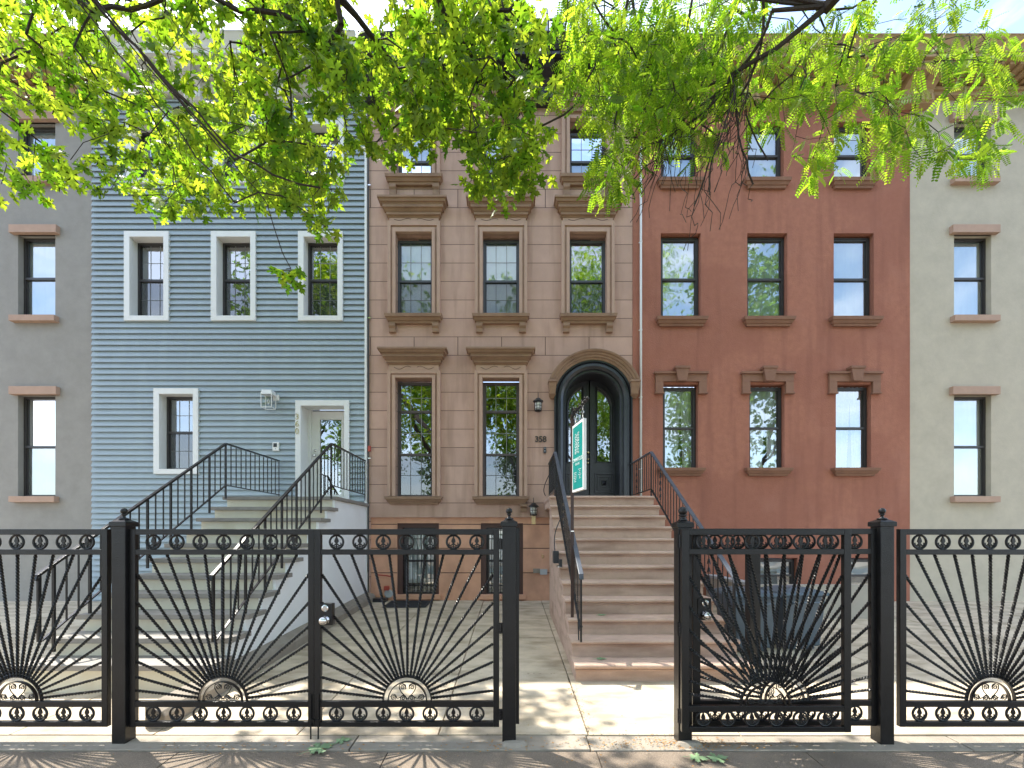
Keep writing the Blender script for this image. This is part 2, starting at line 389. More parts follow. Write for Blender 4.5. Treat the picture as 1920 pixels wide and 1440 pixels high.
def sill(win,x0,x1,zt,zb,brackets=None,m='trim',y=DF,proj=.17,zbr=None):
    h=zt-zb; mb=MB()
    mb.frus((x0+.015,x1-.015,y-proj+.01,y+.06),(x0,x1,y-proj,y+.06),zt-h*.38,zt)
    mb.frus((x0+.05,x1-.05,y-proj*.6,y+.02),(x0+.03,x1-.03,y-proj*.82,y+.02),zt-h*.72,zt-h*.38)
    mb.frus((x0+.085,x1-.085,y-proj*.4,y+.02),(x0+.07,x1-.07,y-proj*.5,y+.02),zb,zt-h*.72)
    o=mb.build('sill',M[m],win,bevel=.003)
    if brackets:
        for a,b in brackets:
            p=[(y+.01,zb),(y-proj*.62,zb),(y-proj*.60,zb-.06),(y-proj*.42,zb-.10),(y-proj*.40,zbr+.02),(y-proj*.36,zbr),(y+.01,zbr)]
            MB().prism(p,'x',a,b).build('sill_bracket',M[m],win)
    return o
def surround_mesh(x0,x1,z0,z1,ox0,ox1,oz1,y=DF,ears=True):
    """stepped architrave round an opening; the inside is (x0,x1,z0,z1), outside (ox0,ox1,oz1)"""
    mb=MB(); a=x0-ox0; t=oz1-z1
    steps=[(0,.40,.085),(.40,.62,.055),(.62,1.,.10)]
    for f0,f1,p in steps:
        mb.box(ox0+a*f0,ox0+a*f1,y-p,y+.02,z0,oz1-t*f0); mb.box(ox1-a*f1,ox1-a*f0,y-p,y+.02,z0,oz1-t*f0)
        mb.box(ox0+a*f1,ox1-a*f1,y-p,y+.02,oz1-t*f1,oz1-t*f0)
    return mb

# ================= BROWNSTONE =================
house=thing('brownstone_house','brown sandstone row house with a black arched door, between blue and red neighbours','house',(0,DF,0))
BX0,BX1=X(692),X(1186); ZTOP=10.55; ZW=Z(970)
DC=(X(1111.5),Z(751)); DR=.70
wins=[]
for i,(a,b) in enumerate(((743,812),(905,974))): wins.append((X(a),X(b),Z(931),Z(711)))
for a,b in ((743.5,811.5),(905.5,974),(1067,1136.5)): wins.append((X(a),X(b),Z(594),Z(440)))
for a,b in ((745,811.5),(906,974),(1067.5,1136.5)): wins.append((X(a),X(b),Z(336),Z(229)))
wall=MB()
dx0,dx1=DC[0]-DR,DC[0]+DR
wall_cells(wall,BX0,BX1,ZW,ZTOP,wins+[(dx0,dx1,2.0,DC[1]+DR)],DF,.16)
# spandrels that turn the door opening into an arch
n=20
for s in (-1,1):
    pts=[(DC[0]+s*DR*math.cos(PI/2*k/n),DC[1]+DR*math.sin(PI/2*k/n)) for k in range(n+1)]
    cx=DC[0]+s*DR; cz=DC[1]+DR
    for k in range(n): wall.add([(cx,DF,cz),(pts[k][0],DF,pts[k][1]),(pts[k+1][0],DF,pts[k+1][1])],[(0,1,2)])
wall.box(BX0,BX0+.02,DF+.001,DF+11,-.4,ZTOP).box(BX1-.02,BX1,DF+.001,DF+11,-.4,ZTOP)
wall.quad((BX0,DF,ZW),(BX1,DF,ZW),(BX1,DF+.12,ZW),(BX0,DF+.12,ZW))
wall.build('wall',M['stone'],house)
MB().box(BX0,BX1,DF+.3,DF+11,ZTOP-.05,ZTOP+.05).build('roof',M['roof'],house)
# windows
def brown_window(x0,x1,z0,z1,kind):
    k=(x1-x0)
    ox0,ox1=x0-15*DF/F,x1+14.5*DF/F
    if kind=='parlor': t=13.5*DF/F
    elif kind=='second': t=21*DF/F
    else: t=7*DF/F
    mb=surround_mesh(x0,x1,z0,z1,ox0,ox1,z1+t)
    if kind!='third':
        zf0=z1+t; zf1=zf0+(11 if kind=='parlor' else 6.5)*DF/F
        mb.box(ox0+.03,ox1-.03,DF-.06,DF+.02,zf0,zf1)
        zh=zf1
    else: zh=z1+t
    w=mb.build('window',M['surround'],house,bevel=.003)
    xc=(ox0+ox1)/2
    if kind!='third':
        # incised scroll lines on the frieze
        for s in (-1,1):
            pts=[]; hh=(zf1-zf0)
            for q in range(17):
                u=q/16; pts.append((xc+s*(.06+.34*u),DF-.062,zf0+hh*(.55+.26*math.sin(u*2*PI+.3))))
            MB().tube(pts,.0045,5).build('scroll_ornament',M['jamb'],w)
    hb=(ox1-ox0)/2-.01; ht=X(837.3)-X(773.8)
    zt={'parlor':Z(660),'second':Z(383),'third':Z(183)}[kind]
    hood(w,xc,ht,hb,zt,zh)
    ss={'parlor':(Z(932),Z(945.5)),'second':(Z(594),Z(609)),'third':(Z(336),Z(351))}[kind]
    sx0,sx1=xc-X(1013.3),xc+X(1013.3)
    br=None; zbr=None
    if kind!='parlor':
        zbr={'second':Z(625),'third':Z(370)}[kind]
        br=[(sx0+7*DF/F,sx0+19*DF/F),(sx1-19*DF/F,sx1-7*DF/F)]
    sill(w,sx0,sx1,ss[0],ss[1],br,zbr=zbr)
    return w
ys=DF+.10
for i,(x0,x1,z0,z1) in enumerate(wins):
    kind='parlor' if i<2 else ('second' if i<5 else 'third')
    w=brown_window(x0,x1,z0,z1,kind)
    h=z1-z0
    if kind=='parlor':
        sash_window(w,x0,x1,z0,z1-.03,ys,M['browngrey'],[Z(851),Z(769.5)],(3,2),.045,True,None)
        if i==1: MB().box(x0+.07,x1-.1,ys+.16,ys+.17,z0+.04,Z(853)).build('curtain',M['roomlight'],w)
    elif kind=='second':
        sash_window(w,x0,x1,z0,z1-.06,ys,M['greysash'],[Z(523)],(3,2) if i<4 else None,.045,True,'blind' if i<4 else None,soft=i<4)
    else:
        sash_window(w,x0,x1,z0,z1-.14,ys,M['greysash'],[Z(297)],(3,2),.045,i==6,'blind')
# small stray bracket under the second parlor window
MB().prism([(DF+.01,Z(946)),(DF-.10,Z(946)),(DF-.10,Z(950)),(DF-.05,Z(953)),(DF-.045,Z(960)),(DF+.01,Z(960))],'x',X(976),X(988)).build('bracket',M['trim'],house)
# basement
YB=DF+.07; basew=[(X(743),X(822),Z(1114.5,YB),Z(981,YB)),(X(901),X(981),Z(1114.5,YB),Z(981,YB))]
b=MB(); zc=[(-.35,Z(1074,YB)-.008),(Z(1074,YB)+.008,Z(1028,YB)-.008),(Z(1028,YB)+.008,Z(983,YB)-.008),(Z(983,YB)+.008,ZW)]
for a,c in zc: wall_cells(b,BX0,BX1,a,c,[(o[0],o[1],max(o[2],a),min(o[3],c)) for o in basew if min(o[3],c)>max(o[2],a)],YB,0)
b2=[]
for a,c in zc: pass
for o in basew:
    x0_,x1_,c_,d_=o
    b.quad((x0_,YB,c_),(x0_,YB+.16,c_),(x0_,YB+.16,d_),(x0_,YB,d_)); b.quad((x1_,YB,c_),(x1_,YB+.16,c_),(x1_,YB+.16,d_),(x1_,YB,d_))
    b.quad((x0_,YB,d_),(x1_,YB,d_),(x1_,YB+.16,d_),(x0_,YB+.16,d_)); b.quad((x0_,YB,c_),(x1_,YB,c_),(x1_,YB+.16,c_),(x0_,YB+.16,c_))
b.build('basement_wall',M['base'],house)
g=MB()
wall_cells(g,BX0,BX1,-.35,ZW,basew,YB+.012,0)
g.build('basement_wall_joint',M['jamb'],house)
for o in basew:
    x0,x1,z0,z1=o; mb=MB(); y=YB+.03
    mb.box(x0,x0+.11,y,y+.12,z0,z1-.09).box(x1-.07,x1,y,y+.12,z0,z1-.09).box(x0,x1,y+.02,y+.12,z1-.09,z1)
    w=mb.build('basement_window',M['jamb'],house)
    sash_window(w,x0+.11,x1-.07,z0,z1-.09,y+.06,M['bronze'],[Z(1052,YB)],None,.04,False,'blind',covz=(z0+.22,z1-.09))
    gr=MB()
    for k in range(8):
        xx=x0+.13+(x1-x0-.22)*k/7; gr.tube([(xx,y+.02,z0+.01),(xx,y+.02,z1-.1)],.008,6)
    for q in (.12,.48,.78,.9): gr.box(x0+.11,x1-.07,y+.012,y+.03,z0+(z1-z0)*q-.007,z0+(z1-z0)*q+.007)
    gr.build('security_bars',M['iron'],w)
    MB().box(x0-.03,x1+.05,YB-.07,YB+.03,Z(1123,YB),z0-.001).build('sill',M['base'],w,bevel=.004)
# cornice
def cornice(h,x0,x1,brk,m,zoff=0,fr=.66,light=None,simple=False):
    mb=MB(); z=ZTOP+zoff
    for a,bb,p in ((z-.28,z-.20,.10),(z-.20,z-.14,.14),(z-.14,z-.02,.06)): mb.box(x0,x1,DF-p,DF+.3,a,bb)
    mb.box(x0,x1,DF-fr+.06,DF+.3,z-.02,z+.05)
    mb.frus((x0,x1,DF-fr+.04,DF+.3),(x0,x1,DF-fr,DF+.3),z+.05,z+.12)
    mb.frus((x0,x1,DF-fr,DF+.3),(x0,x1,DF-fr-.09,DF+.3),z+.12,z+.23)
    mb.box(x0,x1,DF-fr-.10,DF+.3,z+.23,z+.25)
    c=mb.build('cornice',m,h)
    for q in brk:
        w=.16
        p=[(DF,z-.5),(DF-.16,z-.5),(DF-.2,z-.46),(DF-.2,z-.38),(DF-.17,z-.33),(DF-.19,z-.25),(DF-.30,z-.18),(DF-.48,z-.14),(DF-fr+.12,z-.08),(DF-fr+.12,z-.022),(DF,z-.022)]
        br=MB().prism(p,'x',q-w,q+w)
        for k in range(3): 
            xx=q-.1+.1*k; br.box(xx-.018,xx+.018,DF-.225,DF-.19,z-.48,z-.36)
        br.build('bracket',m,c)
    mod=MB(); xx=x0+.12
    mod.box(x0+.05,x1-.05,DF-fr+.145,DF-.025,z-.032,z-.0203)
    while xx<x1-.1:
        if all(abs(xx-q)>.2 for q in brk): mod.box(xx-.045,xx+.045,DF-fr+.14,DF-.02,z-.075,z-.0205)
        xx+=.2
    mod.build('modillions',m,c)
    return c
cornice(house,BX0+.02,BX1-.02,[X(703),X(857),X(1020),X(1175)],M['black'])
rl=MB(); 
for zz in (11.16,11.46): rl.bar((-.25,DF-.35,zz),(1.2,DF-.35,zz),.03)
for k in range(16): rl.bar((-.25+1.45*k/15,DF-.35,ZTOP+.25),(-.25+1.45*k/15,DF-.35,11.46),.018 if k%5 else .035)
rl.build('roof_railing',M['bronze'],house)
MB().lathe([(.05,0),(.05,.95),(.07,.95),(.07,1.05)],(X(1022,9.2),9.2,10.8),12).build('vent_pipe',M['greymetal'],house)
# arched stone hood and its corbels
def arc_ring(mb,c,r0,r1,y0,y1,a0=0,a1=PI,n=40):
    vs=[]
    for i in range(n+1):
        a=a0+(a1-a0)*i/n
        for r,y in ((r0,y0),(r1,y0),(r1,y1),(r0,y1)): vs.append((c[0]+r*math.cos(a),y,c[1]+r*math.sin(a)))
    fs=[(i*4+k,i*4+(k+1)%4,i*4+4+(k+1)%4,i*4+4+k) for i in range(n) for k in range(4)]
    mb.add(vs,fs+[(0,1,2,3),(n*4,n*4+1,n*4+2,n*4+3)])
def arc_profile(mb,c,prof,a0,a1,n=48):
    """sweep a closed profile [(r,y)] round the arch"""
    m=len(prof); vs=[]
    for i in range(n+1):
        a=a0+(a1-a0)*i/n
        for r,y in prof: vs.append((c[0]+r*math.cos(a),y,c[1]+r*math.sin(a)))
    mb.add(vs,[(i*m+k,i*m+(k+1)%m,i*m+m+(k+1)%m,i*m+m+k) for i in range(n) for k in range(m)]+[tuple(range(m)),tuple(range(n*m,n*m+m))[::-1]])
aw=math.asin((Z(718)-DC[1])/.95)
h_=MB(); arc_profile(h_,DC,[(.795,DF+.01),(.795,DF-.10),(.83,DF-.115),(.845,DF-.14),(.88,DF-.14),(.89,DF-.165),(.925,DF-.175),(.935,DF-.20),(.965,DF-.215),(.975,DF-.215),(.975,DF+.01)],aw,PI-aw)
ah=h_.build('arch_hood',M['trim'],house)
for s in (-1,1):
    xa,xb=(X(1027),X(1043)) if s<0 else (X(1178),X(1196.5))
    c=MB(); c.box(xa,xb,DF-.22,DF+.01,Z(721.5),Z(718))
    c.frus((xa+.03,xb-.03,DF-.13,DF+.01),(xa+.01,xb-.01,DF-.20,DF+.01),Z(742),Z(721.5))
    c.frus((xa+.055,xb-.055,DF-.06,DF+.01),(xa+.02,xb-.02,DF-.15,DF+.01),Z(748.5),Z(742))
    c.build('corbel',M['trim'],ah,bevel=.004)
# black door surround
prof=[(.545,DF+.44),(.545,DF-.02),(.565,DF-.045),(.60,DF-.045),(.615,DF-.08),(.665,DF-.115),(.715,DF-.105),(.73,DF-.07),(.745,DF-.06),(.765,DF-.09),(.79,DF-.09),(.79,DF+.03),(.70,DF+.03),(.70,DF+.44)]
fr=MB(); arc_profile(fr,DC,prof,0,PI)
for s in (-1,1):
    fr.prism([(DC[0]+s*r,y) for r,y in prof],'z',2.04,DC[1])
dfm=fr.build('door_frame',M['black'],house)
dfm.data.polygons.foreach_set('use_smooth',[False]*len(dfm.data.polygons))
YD=DF+.42
def half_arch_pts(c,r,x_in,s,z0,n=20):
    """outline of one leaf: straight inner edge at x_in from the centre, outer edge follows the arch"""
    a1=math.acos(min(1,x_in/r)); pts=[(c[0]+s*x_in,z0),(c[0]+s*r,z0)]
    for i in range(n+1):
        a=a1*i/n; pts.append((c[0]+s*r*math.cos(a),c[1]+r*math.sin(a)))
    return pts
gz0,gz1=Z(866,YD),Z(722,YD)
for s in (-1,1):
    # leaf built from stiles and rails so that glass and panel sit in real recesses
    lf=MB(); o=half_arch_pts(DC,.545,.012,s,2.04); i_=half_arch_pts((DC[0],DC[1]-.04),.455,.155,s,gz0)
    m_=len(i_); 
    # sheet between the outline and glass outline
    ow=[o[0],o[1]]+o[2:]; vs=[(p[0],YD,p[1]) for p in ow]; vi=[(p[0],YD,p[1]) for p in i_]
    ow[0]=(o[0][0],gz0); ow[1]=(o[1][0],gz0); vs=[(p[0],YD,p[1]) for p in ow]
    lf.add(vs+vi,[(k,(k+1)%m_,m_+(k+1)%m_,m_+k) for k in range(m_)])
    vb=[(p[0],YD+.04,p[1]) for p in i_]; lf.add(vi+vb,[(k,(k+1)%m_,m_+(k+1)%m_,m_+k) for k in range(m_)])
    lf.quad((DC[0]+s*.012,YD,2.04),(DC[0]+s*.545,YD,2.04),(DC[0]+s*.545,YD,gz0),(DC[0]+s*.012,YD,gz0))
    L_=lf.build('door',M['black'],house)
    # raised moulding round the glass
    mo=MB(); pts=[(p[0],YD-.008,p[1]) for p in half_arch_pts((DC[0],DC[1]-.04),.475,.135,s,gz0-.02)]
    mo.tube(pts,.019,6,closed=True); pts=[(p[0],YD-.004,p[1]) for p in half_arch_pts((DC[0],DC[1]-.04),.448,.162,s,gz0+.008)]
    mo.tube(pts,.009,6,closed=True); mo.build('glazing_moulding',M['black'],L_)
    gp=[(p[0],YD+.02,p[1]) for p in i_]; MB().add(gp,[tuple(range(len(gp)))]).build('pane',M['glass'],L_)
    pa=MB(); px0,px1=sorted((DC[0]+s*.115,DC[0]+s*.50)); pz0,pz1=Z(925,YD)+.01,Z(887.5,YD)
    cx,cz=(px0+px1)/2,(pz0+pz1)/2; hx,hz=(px1-px0)/2,(pz1-pz0)/2
    for f0,f1,yy in ((1.0,.88,YD-.032),(.72,.60,YD-.024),(.42,.32,YD-.026)):
        for (a0,a1,b0,b1) in ((-f0,-f1,-f0,f0),(f1,f0,-f0,f0),(-f1,f1,f1,f0),(-f1,f1,-f0,-f1)): pa.box(cx+hx*a0,cx+hx*a1,yy,YD,cz+hz*b0,cz+hz*b1)
    pa.add([(cx-.05,YD,cz-.05),(cx+.05,YD,cz-.05),(cx+.05,YD,cz+.05),(cx-.05,YD,cz+.05),(cx,YD-.04,cz)],[(0,1,4),(1,2,4),(2,3,4),(3,0,4)])
    pa.build('panel',M['black'],L_)
    MB().box(DC[0]+s*.012 if s>0 else DC[0]-.04,DC[0]+.04 if s>0 else DC[0]-.012,YD-.012,YD-.0005,2.04,DC[1]+.53).build('meeting_stile',M['black'],L_)
for q,r in ((849.5,.028),(869,.022),(862,.02)):
    MB().lathe_y([(.012,0),(.012,-.04),(r,-.045),(r,-.06),(r*.6,-.075)],(DC[0]-.035,YD-.012,Z(q,YD)),14).build('door_knob',M['gold'],house,smooth=True)
MB().box(DC[0]-.55,DC[0]+.55,DF-.02,YD+.05,2.036,2.062).build('threshold',M['trim'],house)
room(house,DC[0]-.6,DC[0]+.6,2.04,DC[1]+.6,YD+.05,'room',1.6)

# ================= STOOP =================
st=thing('stoop','brownstone front steps climbing to the black arched door','stoop',(1.57,6.4,-.18))
T=.2975; SX0,SX1=.665,2.485; R0=.1849; ZL=2.035; D0=15.9*T
treads=[]
for k in range(12):
    zt=-.184+R0*(k+1); zt=min(zt,ZL); df=D0+T*k
    yb = df+T+.10 if k<11 else DF-.002
    # rounded nosing + cove under it
    pr=[(df+.012,zt),(yb,zt),(yb,zt-.052),(df+.03,zt-.052)]
    nose=[(df+.03-.028*math.cos(a)-.002,zt-.024-.024*math.sin(a)) for a in [PI/2*j/4 for j in range(4,-5,-1)]]
    profile=[(yb,zt),(yb,zt-.05)]+[(df+.035,zt-.05)]+nose
    s1=MB().prism(profile,'x',SX0-.018,SX1+.018)
    s1.prism([(df+.036,zt-.05),(df+.025,zt-.062),(df+.032,zt-.072),(yb,zt-.072),(yb,zt-.05)],'x',SX0-.008,SX1+.008)
    zb_=zt-R0
    s1.box(SX0,SX1,df+.045,yb,zb_ if k else -.26,zt-.072)
    s1.build('step',M['stair'],st)
# side cheek walls below the steps (slightly inset), hollow under the landing
for (xa,xb) in ((SX0+.006,SX0+.16),(SX1-.16,SX1-.006)):
    prof_=[(D0+.06,-.3)]
    for k in range(11):
        z_=-.184+R0*(k+1)-.075; prof_+= [(D0+T*k+.06,z_),(D0+T*(k+1)+.06,z_)]
    prof_+=[(D0+T*11+.06,ZL-.075),(D0+T*11+.22,ZL-.075),(D0+T*11+.22,-.3)]
    MB().prism(prof_,'x',xa,xb).build('side_wall',M['stair'],st)

# ================= railings =================
def cast_panel(mb,x,d,z0,z1):
    """cast iron leaf and scroll insert, thin in x"""
    zc=(z0+z1)/2; h=(z1-z0)/2
    for s in (-1,1):
        for k in range(4):
            q=zc+h*(-.75+.5*k); r=.03*(1-.25*abs(-.75+.5*k))
            pts=[(x,d+s*(.006+r*math.sin(a*.5)*1.3*(1)+.0*a),q+r*1.25*math.cos(a)) for a in [2*PI*j/12 for j in range(13)]]
            mb.tube(pts,.0055,5)
            mb.tube([(x,d+s*(r*.6+.008*math.cos(a)),q+.012*math.sin(a)) for a in [2*PI*j/8 for j in range(9)]],.005,5)
    for q in (z0,z1): mb.lathe([(.003,-.015),(.011,-.008),(.013,0),(.011,.008),(.003,.015)],(x,d,q),8)
def stair_rail(name,label,x,dl,zl,d1,slope,off,facade_d,spacing,foot,side,twisted=True,m='iron',hm='rail',hw=.05,panels=(),post_every=0,endz=None):
    t=thing(name,label,'railing',(x,d1,foot))
    z1=zl-slope*(dl-d1)
    hr=MB(); hr.bar((x,dl,zl-.012),(x,d1,z1-.012),hw,.022); hr.bar((x,dl,zl-.030),(x,d1,z1-.030),hw*.55,.014)
    if facade_d: hr.bar((x,facade_d,zl-.012),(x,dl,zl-.012),hw,.022)
    hr.bar((x,d1,z1-.012),(x,d1-.012,z1-.06),hw*.9,.02)
    hr.build('handrail',M[hm],t,bevel=.003)
    br=MB(); br.bar((x,dl,zl-off),(x,d1+.05,z1-off+.05*slope),.026,.014)
    if facade_d: br.bar((x,facade_d,zl-off),(x,dl,zl-off),.026,.014)
    br.build('bottom_rail',M[m],t)
    n=int((dl-d1)/spacing)
    for k in range(n+1):
        d=dl-spacing*k
        if d<d1+.03: break
        zt=zl-slope*(dl-d)-.03; zb=zt-off+.03
        if k in panels:
            p=MB(); cast_panel(p,x,d,zb+.10,zt-.10); p.tube([(x,d,zb),(x,d,zt)],.006,5); p.build('cast_panel',M[m],t); continue
        bb=MB()
        if twisted and k%2==0: bb.twist((x,d,zb),(x,d,zt),.011,.045)
        elif twisted: bb.bar((x,d,zb),(x,d,zt),.011)
        else:
            thick=(post_every and k%post_every==0); bb.bar((x,d,zb-(.22 if thick else 0)),(x,d,zt),.024 if thick else .013)
        bb.build('baluster',M[m],t)
    if facade_d:
        n=max(3,int((facade_d-dl)/spacing))
        for k in range(1,n+1):
            d=dl+(facade_d-dl)*k/n; 
            bb=MB()
            if twisted and k==n-3: cast_panel(bb,x,d,zl-off+.08,zl-.10); bb.tube([(x,d,zl-off),(x,d,zl-.03)],.006,5); bb.build('cast_panel',M[m],t); continue
            if twisted and k%2: bb.twist((x,d,zl-off),(x,d,zl-.03),.011,.045)
            else: bb.bar((x,d,zl-off - (.12 if k==n else 0)),(x,d,zl-.03),.013)
            bb.build('baluster',M[m],t)
    pst=MB(); pst.bar((x,dl,zl-.03),(x,dl,zl-off-(.12)),.02); pst.build('post',M[m],t)
    e=MB(); e.bar((x,d1+.02,z1-.03),(x,d1+.02,foot),.02); e.lathe([(.018,0),(.018,.012),(.012,.02)],(x,d1+.02,foot+.16),8); e.build('post',M[m],t)
    e=MB(); e.bar((x-.012,d1+.16,z1-off+.1),(x-.012,d1+.11,foot),.012); e.build('brace',M[m],t)
    return t
stair_rail('stair_railing','black wrought iron railing on the left of the brownstone steps with dangling cable behind',.745,7.91,2.785,4.93,.625,.65,DF-.12,.122,-.184+R0*2,'l',panels=(3,10,18))
stair_rail('stair_railing','black wrought iron railing right of the brownstone steps, by the white drainpipe',2.40,7.91,2.79,4.93,.64,.65,DF-.12,.122,-.184+R0*2,'r',panels=(4,12,19))

# ================= BLUE HOUSE =================
bh=thing('clapboard_house','blue clapboard row house with white trim and a glazed white door, left of the brownstone','house',(-5.6,DF,0))
LX1=X(689); LX0=-8.55
bw=[]
for c in (599.5,437,275):
    bw.append((X(c-28),X(c+35),Z(594),Z(447),'s')); bw.append((X(c-25),X(c+37),Z(337),Z(237),'t'))
for c in (330,): bw.append((X(c-28),X(c+35),Z(880),Z(740),'p'))
bdoor=(X(566),X(647),1.99,Z(762))
ops=[(o[0],o[1],o[2],o[3]) for o in bw]+[bdoor]
sd=MB(); pitch=10.83*DF/F; z=-.30; zt_=10.2
while z<zt_:
    z2=min(z+pitch,zt_)
    # spans of this board between openings
    spans=[(LX0,LX1-.045)]
    cuts=[o for o in ops if o[2]<z2 and o[3]>z]
    segs=[]
    # split the board vertically where an opening ends inside it
    zs_=sorted({z,z2,*[q for o in cuts for q in (o[2],o[3]) if z<q<z2]})
    for a,b_ in zip(zs_[:-1],zs_[1:]):
        sp=[(LX0,LX1-.045)]
        for o in cuts:
            if o[2]<(a+b_)/2<o[3]:
                ns=[]
                for s0,s1 in sp:
                    if o[1]<=s0 or o[0]>=s1: ns.append((s0,s1)); continue
                    if o[0]>s0: ns.append((s0,o[0]))
                    if o[1]<s1: ns.append((o[1],s1))
                sp=ns
        ya=DF-.034*(1-(a-z)/pitch); yb_=DF+.008-.042*(1-(b_-z)/pitch)
        for s0,s1 in sp:
            sd.quad((s0,ya,a),(s1,ya,a),(s1,yb_,b_),(s0,yb_,b_))
            if a==z:
                sd.quad((s0,ya-.003,a-.020),(s1,ya-.003,a-.020),(s1,ya,a),(s0,ya,a))
                sd.quad((s0,ya+.004,a-.020),(s1,ya+.004,a-.020),(s1,ya+.006,a+.004),(s0,ya+.006,a+.004))
                sd.quad((s0,ya-.003,a-.020),(s1,ya-.003,a-.020),(s1,ya+.004,a-.020),(s0,ya+.004,a-.020))
                sd.quad((s0,ya+.006,a+.003),(s1,ya+.006,a+.003),(s1,DF+.012,a+.003),(s0,DF+.012,a+.003))
    z+=pitch
sd.build('siding',M['siding'],bh)
wl=MB(); wall_cells(wl,LX0,LX1,-.3,10.2,ops,DF+.02,.25); wl.box(LX0,LX0+.02,DF+.03,DF+11,-.3,10.2).box(LX1-.03,LX1-.01,DF+.03,DF+11,-.3,10.2)
wl.build('wall',M['white'],bh)
MB().box(LX0,LX1,DF+.31,DF+11,10.15,10.25).build('roof',M['roof'],bh)
MB().box(LX1-.045,LX1,DF-.05,DF+.01,-.3,10.2).build('corner_board',M['white'],bh)
def blue_window(o):
    x0,x1,z0,z1,k=o; mb=MB(); ex=(.17,.09); 
    l=X(572)-X(556); r=X(643.5)-X(634.5); tp=.20; bt=.10
    l=.115; r=.105; tp=.115; bt=.10
    y0,y1=DF-.058,DF+.018
    mb.box(x0-l,x0,y0,y1,z0-bt,z1+tp).box(x1,x1+r,y0,y1,z0-bt,z1+tp).box(x0,x1,y0,y1,z1,z1+tp).box(x0,x1,y0,y1,z0-bt,z0)
    w=mb.build('window',M['white'],bh,bevel=.003)
    sash_window(w,x0,x1,z0,z1,DF+.15,M['bronze'],[(z0+z1)/2+.02],(3,2),.045,True,None)
for o in bw: blue_window(o)
x0,x1,z0,z1=bdoor
mb=MB(); mb.box(x0-.11,x0,DF-.058,DF+.018,z0,z1+.11).box(x1,x1+.10,DF-.058,DF+.018,z0,z1+.11).box(x0,x1,DF-.058,DF+.018,z1,z1+.11)
dfr=mb.build('door_frame',M['white'],bh,bevel=.003)
yD=DF+.30; mb=MB(); a0,a1=X(585,yD),X(652,yD); zt2=z1-.02
ga,gb,gc,gd=a0+.17,a1-.13,2.2,Z(787,yD)
mb.box(a0,ga,yD,yD+.05,z0,zt2).box(gb,a1,yD,yD+.05,z0,zt2).box(ga,gb,yD,yD+.05,gd,zt2).box(ga,gb,yD,yD+.05,z0,gc)
mb.box(x0-.05,a0,yD-.04,yD+.05,z0,zt2+.05)
dr=mb.build('door',M['white'],bh,bevel=.003)
MB().box(ga-.03,ga,yD-.012,yD,gc-.03,gd+.03).box(gb,gb+.03,yD-.012,yD,gc-.03,gd+.03).box(ga,gb,yD-.012,yD,gd,gd+.03).build('glazing_moulding',M['white'],dr)
MB().quad((ga,yD+.02,gc),(gb,yD+.02,gc),(gb,yD+.02,gd),(ga,yD+.02,gd)).build('pane',M['glass'],dr)
room(bh,x0,x1,z0,z1,yD+.06,'roomlight',.5)
MB().lathe_y([(.012,0),(.012,-.05),(.03,-.055),(.032,-.08),(.015,-.09)],(a0+.07,yD,Z(855,yD)),14).build('door_knob',M['steel'],dr,smooth=True)
MB().lathe_y([(.025,0),(.025,-.015)],(a0+.07,yD,Z(845,yD)),14).build('lock',M['steel'],dr,smooth=True)
cb=cornice(bh,LX0,LX1-.0,[X(215),X(372),X(535),X(683)],M['white'],zoff=.02)
num=thing('house_number','slim metal digits 360 down the white door casing of the blue house','house number',(X(560),DF-.04,Z(797)))
for ch,q in (('3',783),('6',796.5),('0',810)):
    text_mesh('digit',ch,.17,M['gold'],num,Matrix.Translation((X(559.5),DF-.066,Z(q)))@RX,.004,-.002)
# intercom
ic=thing('intercom','small white intercom with dark screen on the blue siding','intercom',(X(519),DF-.03,Z(838)))
MB().box(X(513),X(525),DF-.05,DF-.01,Z(846),Z(830)).build('body',M['white'],ic,bevel=.006)
MB().box(X(515),X(521.5),DF-.053,DF-.05,Z(839),Z(832)).build('screen',M['black'],ic)
MB().lathe_y([(.007,0),(.007,-.004)],(X(519),DF-.05,Z(842.5)),10).build('button',M['black'],ic)
# white wall lantern
wlm=thing('wall_lantern','white open-frame wall lantern on the blue siding','lantern',(X(511),DF-.02,Z(754)))
MB().box(X(514),X(525),DF-.045,DF-.012,Z(752),Z(741)).build('back_plate',M['white'],wlm,bevel=.004)
MB().frus((X(500),X(521),DF-.24,DF-.05),(X(502),X(519),DF-.22,DF-.06),Z(745),Z(737)).build('cap',M['white'],wlm)
fm=MB(); lx0,lx1,ly0,ly1=X(501),X(520),DF-.23,DF-.06; lz0,lz1=Z(769),Z(745)
for a in (lx0,lx1):
    for b_ in (ly0,ly1): fm.bar((a,b_,lz0),(a,b_,lz1),.012)
for zz in (lz0,): 
    fm.bar((lx0,ly0,zz),(lx1,ly0,zz),.012).bar((lx0,ly1,zz),(lx1,ly1,zz),.012).bar((lx0,ly0,zz),(lx0,ly1,zz),.012).bar((lx1,ly0,zz),(lx1,ly1,zz),.012)
fm.build('frame',M['white'],wlm)
MB().box(lx0+.004,lx1-.004,ly0+.003,ly0+.006,lz0,lz1).build('glass_pane',M['lampglass'],wlm)
MB().lathe([(.01,0),(.025,.02),(.03,.06),(.015,.1)],((lx0+lx1)/2,(ly0+ly1)/2,lz0+.08),10).build('bulb',M['bulb'],wlm,smooth=True)

